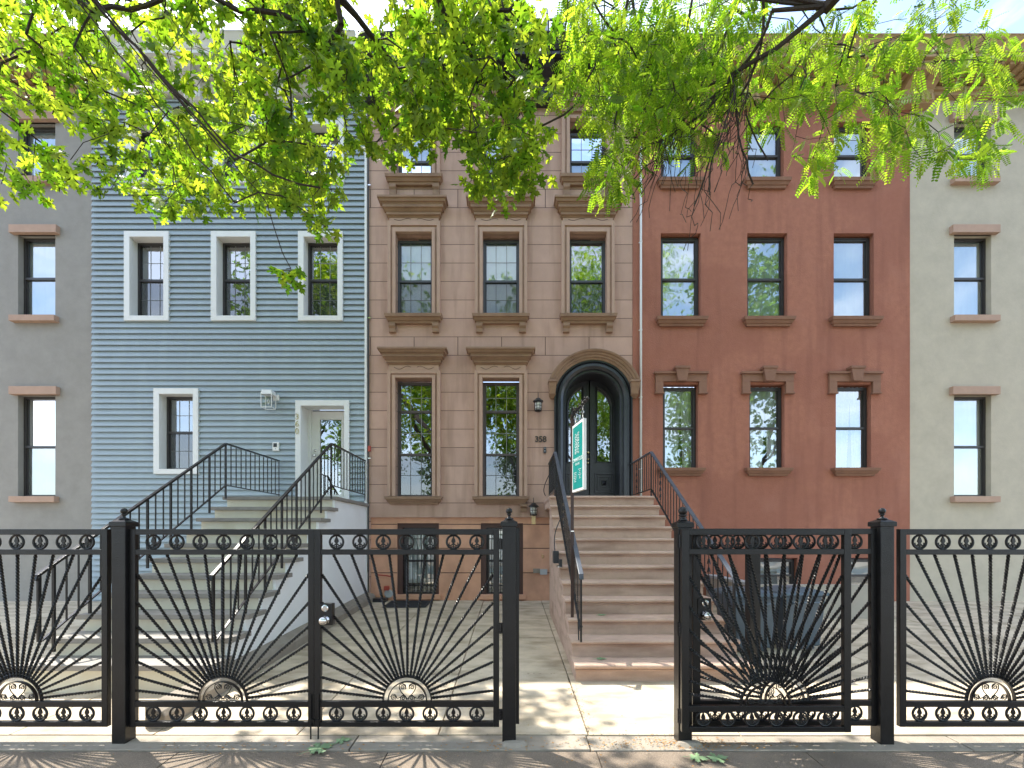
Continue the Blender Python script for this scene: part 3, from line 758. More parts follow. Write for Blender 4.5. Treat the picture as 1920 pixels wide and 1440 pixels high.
# blue stoop
bs=thing('stoop','white rendered steps with dark stone treads up to the blue house','stoop',(-3.8,6.2,-.2))
WX0,WX1=-4.80,-2.90; TB=.319; RB=.19; DBL=7.60; ZBL=1.985
for k in range(11):
    zt=ZBL-RB*k; df=DBL-TB*k
    yb=df+TB+.06 if k else DF-.005
    mb=MB().box(WX0,WX1+.0,df,yb,zt-.055,zt)
    mb.build('step',M['slate'],bs,bevel=.004)
    zg=gz(df)-.05
    if zt-.055-.001>zg: MB().box(WX0+.05,WX1-.10,df+.05,df+.05+ (TB if k else .1),zg,zt-.0555).build('riser',M['cream'],bs)
prof_=[(DBL-TB*10+.06,-.35)]
for k in range(10,-1,-1): prof_+= [(DBL-TB*k+.06,ZBL-RB*k-.057),(DBL-TB*(k-1)+.06 if k else DF-.006,ZBL-RB*k-.057)]
prof_+=[(DF-.006,-.35)]
MB().prism(prof_,'x',WX1-.16,WX1-.06).build('side_wall',M['offwhite'],bs)
MB().prism([(x_+0,z_) for x_,z_ in prof_],'x',WX0+.06,WX0+.16).build('side_wall',M['offwhite'],bs)
stair_rail('stair_railing','plain black railing down the right side of the blue house steps',-2.98,7.56,2.865,4.55,.638,.70,DF-.06,.135,ZBL-RB*9,'l',twisted=False,m='iron',hm='iron',hw=.042,post_every=3)
stair_rail('stair_railing','plain black railing on the left side of the blue house landing, below the intercom',-4.72,7.56,2.865,4.55,.638,.70,DF-.06,.135,ZBL-RB*9,'r',twisted=False,m='iron',hm='iron',hw=.042,post_every=3)

# ================= RED HOUSE =================
rh=thing('stucco_house','red stucco row house with a tan cornice, right of the brownstone','house',(5.3,DF,0))
RX0,RX1=X(1186),8.1
rw=[]
for c in (1276,1438,1600):
    rw.append((X(c-37.5),X(c+37.5),Z(598),Z(438),'s')); rw.append((X(c-37),X(c+31),Z(341),Z(229),'t'))
    rw.append((X(c-33.5),X(c+32.5),Z(878),Z(721),'p'))
rw.append((X(1422),X(1495),Z(1112),Z(1046),'b')); rw.append((X(1580),X(1650),Z(1112),Z(1046),'b'))
mb=MB(); YR=DF-.012
wall_cells(mb,RX0,RX1,-.35,10.3,[o[:4] for o in rw],YR,.18)
mb.box(RX0,RX0+.02,YR+.001,DF+11,-.3,10.3).box(RX1-.02,RX1,YR+.001,DF+11,-.3,10.3)
mb.build('wall',M['red'],rh)
MB().box(RX0,RX1,DF+.3,DF+11,10.25,10.35).build('roof',M['roof'],rh)
for j,o in enumerate(rw):
    x0,x1,z0,z1,k=o; xc=(x0+x1)/2
    fw=MB(); e=.012
    fw.box(x0+e,x0+.035,YR+.10,YR+.16,z0,z1-.04).box(x1-.035,x1-e,YR+.10,YR+.16,z0,z1-.04).box(x0+e,x1-e,YR+.10,YR+.16,z1-.06,z1-.035)
    w=fw.build('window',M['bronze'],rh)
    cov={'s':'blind','t':'blind','p':'curtain','b':'blind'}[k]
    sash_window(w,x0+.035,x1-.035,z0,z1-.06,YR+.11,M['bronze'],[z0+(z1-z0)*.49],None,.03,k=='b',cov if k!='p' else None,roomm='roomlight')
    if k=='p':
        for (f0,f1,g0,g1) in ((.02,.62,.02,.50),(.58,.97,.66,.97)):
            vs=[];n=22
            for i in range(n+1):
                u=i/n
                vs+=[(x0+(x1-x0)*(g0+(g1-g0)*u),YR+.20+.015*math.sin(u*19),z0),(x0+(x1-x0)*(f0+(f1-f0)*u),YR+.20+.015*math.sin(u*19),z1)]
            MB().add(vs,[(2*i,2*i+2,2*i+3,2*i+1) for i in range(n)]).build('curtain',M['curtain'],w,smooth=True)
    if k in 'stp':
        zt={'s':(598,614),'t':(341,357),'p':(878.5,893)}[k]; hw={'s':48,'t':43,'p':43.5}[k]*DF/F
        sill(w,xc-hw,xc+hw,Z(zt[0]),Z(zt[1]),None,'redtrim',y=YR,proj=.13)
    if k=='p':
        l=MB(); ox0,ox1=xc-50.5*DF/F,xc+50.5*DF/F; y=YR
        # lintel with dropped ears and a keystone
        l.box(ox0+.03,ox1-.03,y-.05,y+.01,Z(717),Z(703)); l.box(ox0,ox1,y-.085,y+.01,Z(703),Z(699))
        for a,b_ in ((ox0+.03,x0-.002),(x1+.002,ox1-.03)):
            l.box(a,b_,y-.05,y+.01,Z(737),Z(717)); l.box(a-.015,b_+.012,y-.07,y+.01,Z(740),Z(737))
        l.prism([(xc-.085,Z(718)),(xc+.085,Z(718)),(xc+.14,Z(691)),(xc-.14,Z(691))],'y',y-.13,y+.01)
        l.box(xc-.15,xc+.15,y-.145,y+.01,Z(695),Z(690.5))
        l.build('lintel',M['redtrim'],w,bevel=.004)
cr=cornice(rh,RX0+.01,RX1,[X(1245),X(1400),X(1560),X(1695)],M['tan'],zoff=-.05)
# white drainpipe
dp=thing('drainpipe','thin white drainpipe running up the edge of the red house','drainpipe',(X(1200.5),DF-.05,2.0))
MB().tube([(X(1200.5),DF-.045,2.04),(X(1200.5),DF-.045,10.0)],.023,10).build('pipe',M['white'],dp,smooth=True)
for q in (880,746,620,456,300):
    MB().tube([(X(1200.5),DF-.045,Z(q)-.012),(X(1200.5),DF-.045,Z(q)+.012)],.028,10).box(X(1200.5)-.035,X(1200.5)+.035,DF-.02,DF-.012,Z(q)-.01,Z(q)+.01).build('strap',M['white'],dp)
# dark cable pipe at the blue/brown joint
cp=thing('downpipe','narrow dark conduit between the blue siding and the brownstone','pipe',(X(691.5),DF-.03,0.1))
MB().tube([(X(691.6),DF-.03,0.6),(X(691.9),DF-.03,4.5),(X(691.4),DF-.03,10.1)],.013,6).build('conduit',M['bronze'],cp)
for q,m_ in ((350,'steel'),(598,'steel'),(860,'steel'),(846,'redpaint')):
    MB().box(X(691),X(696),DF-.05,DF-.02,Z(q)-.01,Z(q)+(.012 if m_=='steel' else .10)).build('clip',M[m_],cp)

# ================= outer neighbours =================
def plain_house(name,label,x0,x1,mt,cols,seed):
    h=thing(name,label,'house',((x0+x1)/2,DF,0)); ops=[]
    for c in cols:
        for a,b_ in ((931,741),(594,440),(336,229)): ops.append((c-.38,c+.38,Z(a),Z(b_)))
    mb=MB(); wall_cells(mb,x0,x1,-.4,10.3,ops,DF+.01,.2); mb.box(x0,x0+.02,DF+.02,DF+11,-.4,10.3).box(x1-.02,x1,DF+.02,DF+11,-.4,10.3); mb.build('wall',mt,h)
    MB().box(x0,x1,DF+.3,DF+11,10.25,10.35).build('roof',M['roof'],h)
    for o in ops:
        w=MB().box(o[0]-.1,o[1]+.1,DF-.08,DF+.05,o[3],o[3]+.16).build('window',M['surround'],h,bevel=.004)
        MB().box(o[0]-.08,o[1]+.08,DF-.1,DF+.05,o[2]-.12,o[2]).build('sill',M['surround'],w,bevel=.004); sash_window(w,o[0],o[1],o[2],o[3],DF+.12,M['bronze'],[(o[2]+o[3])/2],None,.045,False,'blind')
    cornice(h,x0,x1,[x0+.15,(x0+x1)/2,x1-.15],M['tan'],zoff=-.05)
plain_house('rendered_house','grey rendered row house beyond the blue house at the left edge',-14.2,-8.57,M['grey_brick'],(-9.7,-11.4,-13.1),1)
plain_house('rendered_house','cream rendered row house beyond the red house at the right edge',8.12,14.2,M['cream_wall'],(9.4,11.1,12.8),2)

# ================= small facade things =================
def lantern(px,q0,q1,label,am):
    t=thing('wall_lantern',label,'lantern',(X(px),DF-.02,Z((q0+q1)/2)))
    d=DF-.12; x=X(px,d); za,zb=Z(q1,d),Z(q0,d); h=zb-za
    MB().box(x-.045,x+.045,DF-.03,DF-.001,za+h*.3,zb-.02).build('back_plate',M['iron'],t,bevel=.004)
    MB().tube([(x,DF-.02,zb-.05),(x,DF-.06,zb+.0),(x,d,zb-.02)],.008,6).lathe([(.006,0),(.006,.10),(.003,.12)],(x,d,zb-.02),8).build('arm',M['iron'],t)
    MB().lathe([(.105,0),(.10,.02),(.055,.05),(.05,.065),(.015,.08)],(x,d,zb-.09),16).build('cap',M['iron'],t)
    gl=MB().lathe([(.05,0),(.06,.02),(.065,h*.45),(.058,h*.5)],(x,d,za+h*.16),14); gl.build('glass',M['bulb'],t,smooth=True)
    c=MB()
    for k in range(6):
        a=k*PI/3; c.bar((x+.068*math.cos(a),d+.068*math.sin(a),za+h*.12),(x+.072*math.cos(a),d+.072*math.sin(a),zb-.08),.008)
    for f in (.25,.45): c.tube([(x+.07*math.cos(a),d+.07*math.sin(a),za+h*f) for a in [2*PI*j/16 for j in range(16)]],.005,5,closed=True)
    c.lathe([(.035,-.02),(.075,0),(.075,.015)],(x,d,za+h*.12),14); c.build('cage',M['iron'],t)
    if am: MB().box(x-.04,x+.04,d-.03,d+.04,za-.15,za+h*.10).build('lamp_glass',M['amber'],t,bevel=.004)
lantern(1009,745,774,'black caged lantern above the number 358',False)
lantern(1000.5,942,969,'black caged lantern with amber lower glass beside the steps',True)
num=thing('house_number','dark serif number 358 on the brownstone left of the arched door','house number',(X(1013.5),DF-.01,Z(824)))
for ch,px in (('3',1006.5),('5',1013.7),('8',1021)):
    text_mesh('digit',ch,.165,M['numbers'],num,Matrix.Translation((X(px),DF-.008,Z(824)))@RX,.006,.0035)
db=thing('doorbell','small black video doorbell under the number 358','doorbell',(X(1021.5),DF-.01,Z(844)))
MB().box(X(1019),X(1024),DF-.03,DF-.001,Z(850),Z(838.5)).build('body',M['black'],db,bevel=.005)
MB().lathe_y([(.012,0),(.012,-.004)],(X(1021.5),DF-.03,Z(846)),12).build('button',M['greymetal'],db)
MB().lathe_y([(.008,0),(.008,-.004)],(X(1021.5),DF-.03,Z(841)),12).build('camera_lens',M['bulb'],db)
# security camera box and cable on the stoop flank
d_=6.0
bx=thing('junction_box','black electrical box on the flank of the brownstone steps','electrical box',(.62,6.55,.9))
dd=6.4; MB().box(SX0-.09,SX0-.015,dd-.06,dd+.12,Z(1056,dd),Z(1033,dd)).build('body',M['black'],bx,bevel=.008)
MB().box(SX0-.035,SX0+.004,dd-.30,dd-.22,Z(1062,dd-.2),Z(1048,dd-.2)).build('plug',M['black'],bx,bevel=.004)
MB().box(SX0-.05,SX0+.004,dd-.24,dd-.05,Z(1062,dd),Z(1059,dd)).build('bracket',M['steel'],bx)
cbl=MB(); P0=Vector((.725,7.6,2.55)); P1=Vector((.60,8.2,2.05)); pts=[]
for i in range(15):
    u=i/14; p=P0.lerp(P1,u); p.x-=.10*math.sin(PI*u); p.z-=.10*math.sin(PI*u); pts.append(p)
cbl.tube(pts,.007,6)
P0=Vector((.72,6.6,1.62)); P1=Vector((.60,dd,Z(1036,dd))); pts=[]
for i in range(15):
    u=i/14; p=P0.lerp(P1,u); p.x-=.05*math.sin(PI*u); pts.append(p)
cbl.tube(pts,.007,6)
tag(cbl.build('cable',M['black']),'black cable hanging in loops behind the left stair railing','cable')
eb=thing('conduit_box','pair of grey conduit boxes low on the brownstone wall beside the steps','electrical box',(X(1013),YB,Z(1071)))
MB().box(X(1000),X(1012.5),YB-.07,YB-.001,Z(1074.5),Z(1066.5)).build('box',M['curb'],eb,bevel=.004)
MB().box(X(1012.7),X(1026),YB-.09,YB-.001,Z(1077.5),Z(1067.5)).build('box',M['greymetal'],eb,bevel=.004)
vt=tag(MB().box(X(1016.5),X(1019.5),YB-.02,YB-.001,Z(1047),Z(1040.5)).build('bell_plate',M['gold'],bevel=.002),'tiny brass bell plate on the basement wall left of the steps','bell')
ff=thing('oil_filler','red capped filler pipe with round grey cover beside the basement window','pipe fitting',(X(727),YB,Z(1112)))
MB().tube([(X(705),YB-.03,Z(1078)),(X(724),YB-.03,Z(1079.5)),(X(731),YB-.04,Z(1081))],.012,8).tube([(X(731),YB-.04,Z(1081)),(X(737),YB-.05,Z(1087))],.009,8).build('pipe',M['redpaint'],ff)
MB().box(X(720),X(729),YB-.09,YB-.001,Z(1107),Z(1099)).build('cap',M['redpaint'],ff,bevel=.006)
MB().lathe_y([(.075,0),(.085,-.02),(.085,-.05),(.06,-.055),(.055,-.045),(.0,-.045)],(X(728),YB-.001,Z(1113.5)),22).build('cover',M['greymetal'],ff)
dv=tag(MB().box(X(703),X(727),YB-.22,YB-.03,gz(YB)-.01,gz(YB)+.07).build('utility_lid',M['black'],bevel=.006),'black drain box on the ground under the grey filler cover','drain box')
ma=MB()
for i in range(2):
    a=.0; 
ya,yb_=8.62,9.28
ma.frus((X(716,ya),X(798,ya),ya,yb_),(X(716,ya)+.01,X(798,ya)-.01,ya+.01,yb_-.01),0,.014)
for k in range(12): ma.box(X(716,ya)+.05,X(798,ya)-.05,ya+.05+.05*k,ya+.07+.05*k,.0142,.018)
mo=ma.build('door_mat',M['mat']); mo.location.z=gz(8.95)+.012; mo.rotation_euler.x=0
tag(mo,'black rubber mat on the concrete below the left basement window','mat')
for v in mo.data.vertices: v.co.z+=.0407*(v.co.y-8.95)

# ================= SIGN =================
sg=thing('sale_sign','teal townhouse sign in a white frame hanging on a dark post by the stair railing','sign',(.72,5.40,gz(5.2)+.37))
xp,yp=.712,5.42; zs0=-.184+R0*3
MB().bar((xp,yp,zs0),(xp,yp,Z(778,yp)),.034).build('post',M['postbrown'],sg)
MB().bar((xp,yp,Z(995,yp)-.012),(xp,yp,Z(995,yp)),.038).build('clamp',M['steel'],sg)
# arm reaching toward the street with a scroll
A=Vector((xp,yp,Z(780,yp))); Bq=Vector((.80,4.86,Z(747,4.86)))
arm=MB(); arm.tube([A+Vector((0,0,-.02)),A.lerp(Bq,.35)+Vector((0,0,.01)),A.lerp(Bq,.7)+Vector((0,0,.0)),Bq],[.010,.012,.010,.009],8)
for f,rr in ((.2,.05),(.42,.045),(.63,.035)):
    c=A.lerp(Bq,f)+Vector((0,0,-.02)); dirv=(Bq-A).normalized()
    pts=[]
    for j in range(22):
        a=j*.42; r=rr*(1-j/26); pts.append(c+dirv*r*math.cos(a)+Vector((0,0,1))*r*math.sin(a))
    arm.tube(pts,.006,6)
for f in (.55,.72,.86,1.0):
    c=A.lerp(Bq,f); arm.lathe([(.003,-.022),(.018,-.01),(.021,0),(.018,.01),(.003,.022)],c,10)
for k in range(5):   # small leaves along the arm
    c=A.lerp(Bq,.1+.18*k); arm.tube([c,c+Vector((0,-.02,.035)),c+Vector((0,.01,.065))],[.008,.010,.002],6)
arm.tube([(xp,yp,A.z-.03),(xp-.005,yp-.01,A.z+.05),(xp+.005,yp-.05,A.z+.09),(xp+.01,yp-.08,A.z+.06)],[.012,.01,.009,.004],7)
arm.build('scroll_arm',M['iron'],sg)
S0=Vector((.722,5.36,0)); S1=Vector((.790,4.97,0)); dirv=(S1-S0).normalized(); nrm=Vector((-dirv.y,dirv.x,0)); 
if nrm.x>0: nrm=-nrm
zb0,zb1=Z(924,5.36),Z(800,5.36); th=.036
def slab(mb,u0,u1,z0,z1,t0,t1):
    L=(S1-S0).length
    p=[S0+dirv*(L*u0)+nrm*t0,S0+dirv*(L*u1)+nrm*t0,S0+dirv*(L*u1)+nrm*t1,S0+dirv*(L*u0)+nrm*t1]
    vs=[(q.x,q.y,z0) for q in p]+[(q.x,q.y,z1) for q in p]
    return mb.add(vs,[(3,2,1,0),(4,5,6,7),(0,1,5,4),(1,2,6,5),(2,3,7,6),(3,0,4,7)])
slab(MB(),0,1,zb0,zb1,-th/2,th/2).build('sign_frame',M['signwhite'],sg,bevel=.003)
slab(MB(),.07,.93,zb0+.03,zb1-.03,th/2,th/2+.002).build('sign_face',M['teal'],sg)
# text basis: u along reading direction on the face seen from the left (-x): reads from far edge to near edge
rot=Matrix(((dirv.x,0,nrm.x,0),(dirv.y,0,nrm.y,0),(0,1,0,0),(0,0,0,1)))
def sign_text(body,size,u,z,extra=None,al='CENTER',nm='lettering'):
    p=S0+dirv*((S1-S0).length*u)+nrm*(th/2+.0035)
    m=Matrix.Translation((p.x,p.y,z))@rot
    if extra is not None: m=m@extra
    text_mesh(nm,body,size,M['signtext'],sg,m,.0008,0,al)
H_=zb1-zb0; R90=Matrix.Rotation(PI/2,4,'Z')
for j,wd in enumerate(('BROWN','HARRIS','STEVENS')): sign_text(wd,.062,.34+.13*j,zb0+H_*.70,R90)
sign_text('TOWNHOUSE',.062,.5,zb0+H_*.46); sign_text('FOR SALE',.036,.5,zb0+H_*.395)
for j in range(6):
    sign_text(('Exclusively listed','Licensed agent','by appointment','Licensed agent','residential','real estate')[j][:16],.016,.30,zb0+H_*(.28-.026*j))
    sign_text(('Licensed agent','office','mobile','Licensed agent','office','mobile')[j],.016,.72,zb0+H_*(.31-.026*j))
for j,u in enumerate((.18,.82)):
    L_=(S1-S0).length; p=S0+dirv*L_*u; q=A.lerp(Bq,u*.9)
    ch=MB(); n=max(2,int((q.z-zb1)/.03))
    for i in range(n):
        zc=zb1+.014+(q.z-zb1-.02)*i/max(1,n-1); c=Vector((p.x,p.y,zc))
        ax=(dirv if i%2 else nrm)
        ch.tube([c+ax*.011*math.cos(a)+Vector((0,0,.016*math.sin(a))) for a in [2*PI*t/10 for t in range(10)]],.0035,5,closed=True)
    ch.build('chain',M['steel'],sg)

# ================= GATES =================
PXM=3.51/F
def medallion_mesh(r=.0585):
    mb=MB()
    mb.tube([(r*.88*math.cos(a),0,r*.88*math.sin(a)) for a in [2*PI*k/28 for k in range(28)]],.0086,8,closed=True)
    k=r/.0585*1.12
    sp=[(0,.046),(.005,.032),(.0135,.012),(.014,.002),(.007,-.006),(.004,-.012),(.004,-.050),(-.004,-.050),(-.004,-.012),(-.007,-.006),(-.014,.002),(-.0135,.012),(-.005,.032)]
    mb.prism([(x*k,z*k) for x,z in sp],'y',-.005,.005)
    mb.prism([(-.012,-.022),(.012,-.022),(.014,-.014),(.0,-.008),(-.014,-.014)],'y',-.006,.006)
    for s in (-1,1):
        pts=[(s*.004,0,-.012),(s*.014,0,-.022),(s*.024,0,-.024),(s*.031,0,-.016),(s*.030,0,-.006),(s*.024,0,-.006)]
        mb.tube([(x*k,y,z*k) for x,y,z in pts],[.005,.0055,.0055,.005,.004,.003],6)
        pts=[(s*.003,0,-.030),(s*.012,0,-.033),(s*.018,0,-.030),(s*.018,0,-.024)]
        mb.tube([(x*k,y,z*k) for x,y,z in pts],[.004,.0045,.004,.003],6)
    return mb
def spiral(cx,cz,r0,r1,a0,turns,n=26):
    return [(cx+(r0+(r1-r0)*i/n)*math.cos(a0+turns*2*PI*i/n),0,cz+(r0+(r1-r0)*i/n)*math.sin(a0+turns*2*PI*i/n)) for i in range(n+1)]
MEDME=None
def gate_leaf(name,label,w,n_rings,first,sp_ring,side_ends,top_ends,stl=(.049,.045),h=1.508,cat='gate',group=None,lockside=None):
    """built in local coordinates: x 0..w, z 0..h, y=0 mid plane (origin moved afterwards)"""
    global MEDME
    t=thing(name,label,cat,(0,0,0),group)
    ft=.045
    fr=MB(); a,b_=stl; y=.019
    fr.box(0,a,-y,y,0,h).box(w-b_,w,-y,y,0,h).box(a,w-b_,-y+.001,y-.001,h-.044,h).box(a,w-b_,-y+.001,y-.001,1.312,1.353).box(a,w-b_,-y+.001,y-.001,.151,.194).box(a,w-b_,-y+.001,y-.001,0,.040)
    fr.build('frame',M['iron'],t,bevel=.003)
    if MEDME is None:
        o=medallion_mesh().build('medallion',M['iron'],t); MEDME=o.data; C.objects.unlink(o); bpy.data.objects.remove(o)
    for k in range(n_rings):
        for zc in ((1.353+h-.044)/2,(.040+.151)/2):
            o=bpy.data.objects.new('medallion',MEDME); C.objects.link(o); o.parent=t; o.location=(first+sp_ring*k,0,zc)
    xc=a+(w-a-b_)/2; zc=.194; R=.188
    arch=MB()
    for rr,tt in ((R,.008),(R*.80,.007)):
        vs=[];n=36
        prof=[(rr-tt,-.012),(rr,-.012),(rr,.012),(rr-tt,.012)]
        for i in range(n+1):
            an=PI*i/n
            for r,yy in prof: vs.append((xc+r*math.cos(an),yy,zc+r*math.sin(an)))
        arch.add(vs,[(i*4+k,i*4+(k+1)%4,i*4+4+(k+1)%4,i*4+4+k) for i in range(n) for k in range(4)]+[(0,1,2,3),(n*4,n*4+1,n*4+2,n*4+3)])
    arch.build('half_round_arch',M['iron'],t)
    sc=MB(); rr=R*.76
    for s in (-1,1):
        sc.tube(spiral(xc+s*rr*.24,zc+rr*.72,.002,.022,0 if s>0 else PI,s*1.6),.0038,6)
        pts=[(xc+s*rr*.40,0,zc+rr*.72),(xc+s*rr*.46,0,zc+rr*.85),(xc+s*rr*.28,0,zc+rr*.93)]
        sc.tube([(xc+s*.0,0,zc+.012),(xc+s*rr*.10,0,zc+rr*.22),(xc+s*rr*.34,0,zc+rr*.48),(xc+s*rr*.44,0,zc+rr*.68),(xc+s*rr*.42,0,zc+rr*.86),(xc+s*rr*.25,0,zc+rr*.92),(xc+s*rr*.1,0,zc+rr*.84),(xc+s*rr*.08,0,zc+rr*.72)],.0038,6)
        sc.tube(spiral(xc+s*rr*.24,zc+rr*.14,.002,.020,PI if s>0 else 0,-s*1.6),.0038,6)
        sc.tube(spiral(xc+s*rr*.76,zc+rr*.16,.002,.021,0 if s>0 else PI,s*1.6),.0038,6)
        sc.tube([(xc+s*rr*.06,0,zc+rr*.06),(xc+s*rr*.10,0,zc+rr*.26),(xc+s*rr*.26,0,zc+rr*.30),(xc+s*rr*.40,0,zc+rr*.18),(xc+s*rr*.55,0,zc+rr*.12),(xc+s*rr*.64,0,zc+rr*.32),(xc+s*rr*.80,0,zc+rr*.36),(xc+s*rr*.93,0,zc+rr*.20)],.0035,6)
    sc.build('scrollwork',M['iron'],t)
    ends=[]
    for q in side_ends: ends+=[(a+.002,q),(w-b_-.002,q)]
    for q in top_ends:
        ends.append((xc+q,1.314))
        if abs(q)>.001: ends.append((xc-q,1.314))
    for ex,ez in ends:
        v=Vector((ex-xc,0,ez-zc)); L=v.length; v.normalize(); p=(xc+v.x*(R-.003),0,zc+v.z*(R-.003))
        MB().twist(p,(ex,0,ez),.0170,.050).build('sun_ray_bar',M['iron'],t)
    return t
def zl(q): return (1361.5-q)*PXM
side=[zl(q) for q in (1295,1270,1241,1207,1175,1130,1077)]
top=[q*PXM for q in (0,34,67.5,105,139)]
WL=(936-591)*PXM
g1=gate_leaf('gate_leaf','closed black iron sunburst gate leaf with the lock, left of the opening','gate' and WL,7,(631-591)*PXM,43.85*PXM,side,top)
g1['category']='gate'
G=[g1]
ZG=Z(1361.5,3.51)
def lock(parent,x,z,yf,s):
    MB().box(x-.052,x+.052,-.026,.026,z-.088,z+.078).build('lock_box',M['iron'],parent,bevel=.004)
    MB().lathe_y([(.022,0),(.026,-.006),(.026,-.014),(.017,-.018),(.012,-.018)],(x+s*.0,-.026,z+.045),20).build('lock_cylinder',M['steel'],parent,smooth=False)
    MB().lathe_y([(.032,0),(.032,-.006),(.018,-.012),(.016,-.030),(.028,-.040),(.031,-.052),(.027,-.064),(.012,-.069),(.001,-.070)],(x+s*.0,-.026,z-.045),24).build('knob',M['steel'],parent,smooth=True)
lock(g1,.045+.045,zl(1150),0,1)
# drop rods at the meeting stiles
g1.location=(X(591,3.51),3.51,ZG)
g2=gate_leaf('gate_leaf','black iron sunburst gate leaf meeting the locked leaf, in front of the white steps',WL,7,(936-894)*PXM,43.85*PXM,side,top,stl=(.045,.047))
g2.location=(X(591,3.51)-WL-.001,3.51,ZG); g2['category']='gate'
for (g,xx) in ((g1,.02),(g2,WL-.02)):
    MB().tube([(xx+(.016 if g is g1 else -.0),-.03,.25),(xx+(.016 if g is g1 else 0),-.03,-.085)],.006,8).box(xx-.008,xx+.028,-.034,-.0192,.04,.06).build('drop_rod',M['iron'],g)
# folded-back walk gate at right, hinged on the right post, lying before its neighbour
d3=3.40; W3=(1593-1277)*d3/F
sideN=[(1371.5-q)*d3/F for q in (1300.5,1275.5,1247,1213.5,1179,1135.5,1079)]
topN=[q*PXM for q in (0,34,66,98,126)]
g3=gate_leaf('gate_leaf','open black walk gate folded back over its neighbour at the right post',W3,7,(1318.6-1277)*d3/F,45.3*d3/F*.86,sideN,topN,stl=(.054,.052),h=1.50)
for o in g3.children:
    if o.name.startswith('medallion'): pass
k_=0
meds=[o for o in g3.children if o.name.startswith('medallion')]
for i,o in enumerate(meds):
    o.location.x=(1318.6-1277)*d3/F+45.6*d3/F*(i//2)*(.86 if False else 1.0)
for o in meds:
    if o.location.x>W3-.09: bpy.data.objects.remove(o)
g3.location=(X(1277,d3),d3,Z(1371.5,d3)); g3['category']='gate'
g4=gate_leaf('gate_leaf','black iron sunburst gate leaf with a steel knob behind the folded walk gate',WL,7,(1340-1297)*PXM,43.85*PXM,side,top,stl=(.058,.045))
g4.location=(X(1297.5,3.52),3.52,ZG+.004); g4['category']='gate'
lock(g4,.035+.052,zl(1142),0,1)
# outer neighbours of the row of gates
g5=gate_leaf('gate_leaf','black iron sunburst panel at the far left end of the yard fence',WL,7,(631-591)*PXM,43.85*PXM,side,top); g5.location=(X(205,3.51)-WL,3.51,ZG); g5['category']='gate'
g6=gate_leaf('gate_leaf','black iron sunburst panel at the far right end of the yard fence',WL,7,(631-591)*PXM,43.85*PXM,side,top); g6.location=(X(1684,3.51),3.51,ZG); g6['category']='gate'
for g in (g1,g2,g3,g4,g5,g6): WORLD[g.name]=Vector(g.location)
def gate_post(xc,label,ball,neck,y=3.51,ztop=None,w=.103,lip=.012):
    zb=gz(y)-.02; zt=ztop
    t=thing('gate_post',label,'gate post',(xc,y,zb))
    MB().box(xc-w/2,xc+w/2,y-w/2,y+w/2,zb,zt).build('shaft',M['iron'],t,bevel=.004)
    c=MB(); e=w/2+lip; c.box(xc-e,xc+e,y-e,y+e,zt-.030,zt+.004).frus((xc-e,xc+e,y-e,y+e),(xc-.02,xc+.02,y-.02,y+.02),zt+.004,zt+.028)
    c.build('cap',M['iron'],t,bevel=.003)
    prof=[(.034,.024),(.034,.032),(neck,.04),(neck*.8,.052),(neck*1.5,.06),(neck*1.5,.066)]
    zc=.066+ball*.92
    prof+=[(ball*math.sin(a),zc-ball*math.cos(a)) for a in [PI*j/14 for j in range(2,15)]]
    MB().lathe([(max(r,.0005),z) for r,z in prof],(xc,y,zt),22).build('ball_finial',M['iron'],t,smooth=True)
    return t
zt=Z(980,3.51)
gate_post(X(954.6,3.46),'black square gate post with small ball finial, left of the open gateway',.0245,.012,ztop=zt)
gate_post(X(1285,3.46),'black square gate post with large ball finial, right of the open gateway',.034,.022,ztop=zt-.008)
gate_post(X(222,3.46),'black square gate post with ball finial near the left end of the fence',.0245,.012,ztop=zt)
gate_post(X(1664,3.46),'black square gate post with ball finial near the right end of the fence',.0245,.012,ztop=zt)
# latch strip on the left post and hinges
lp=bpy.data.objects['gate_post']
MB().box(X(967.5,3.46),X(973.5,3.46),3.50,3.53,ZG+.02,Z(992,3.51)).build('latch_strip',M['iron'],lp)
for q in (1020,1176,1336):
    x=X(939,3.51)
    hg=MB(); 
    for k in range(3): hg.lathe([(.011,0),(.011,.024)],(x,3.47,Z(q,3.51)-.04+.027*k),12)
    hg.box(x-.02,x+.012,3.474,3.482,Z(q,3.51)-.04,Z(q,3.51)+.04); hg.build('hinge',M['iron'],g1)
for q in (1014,1180,1344):
    x=X(1275.5,3.42)
    hg=MB()
    for k in range(3): hg.lathe([(.010,0),(.010,.030)],(x,3.425,Z(q,3.42)-.05+.033*k),12)
    hg.box(x-.016,x+.012,3.43,3.45,Z(q,3.42)-.05,Z(q,3.42)+.05); hg.build('hinge',M['iron'],g3)
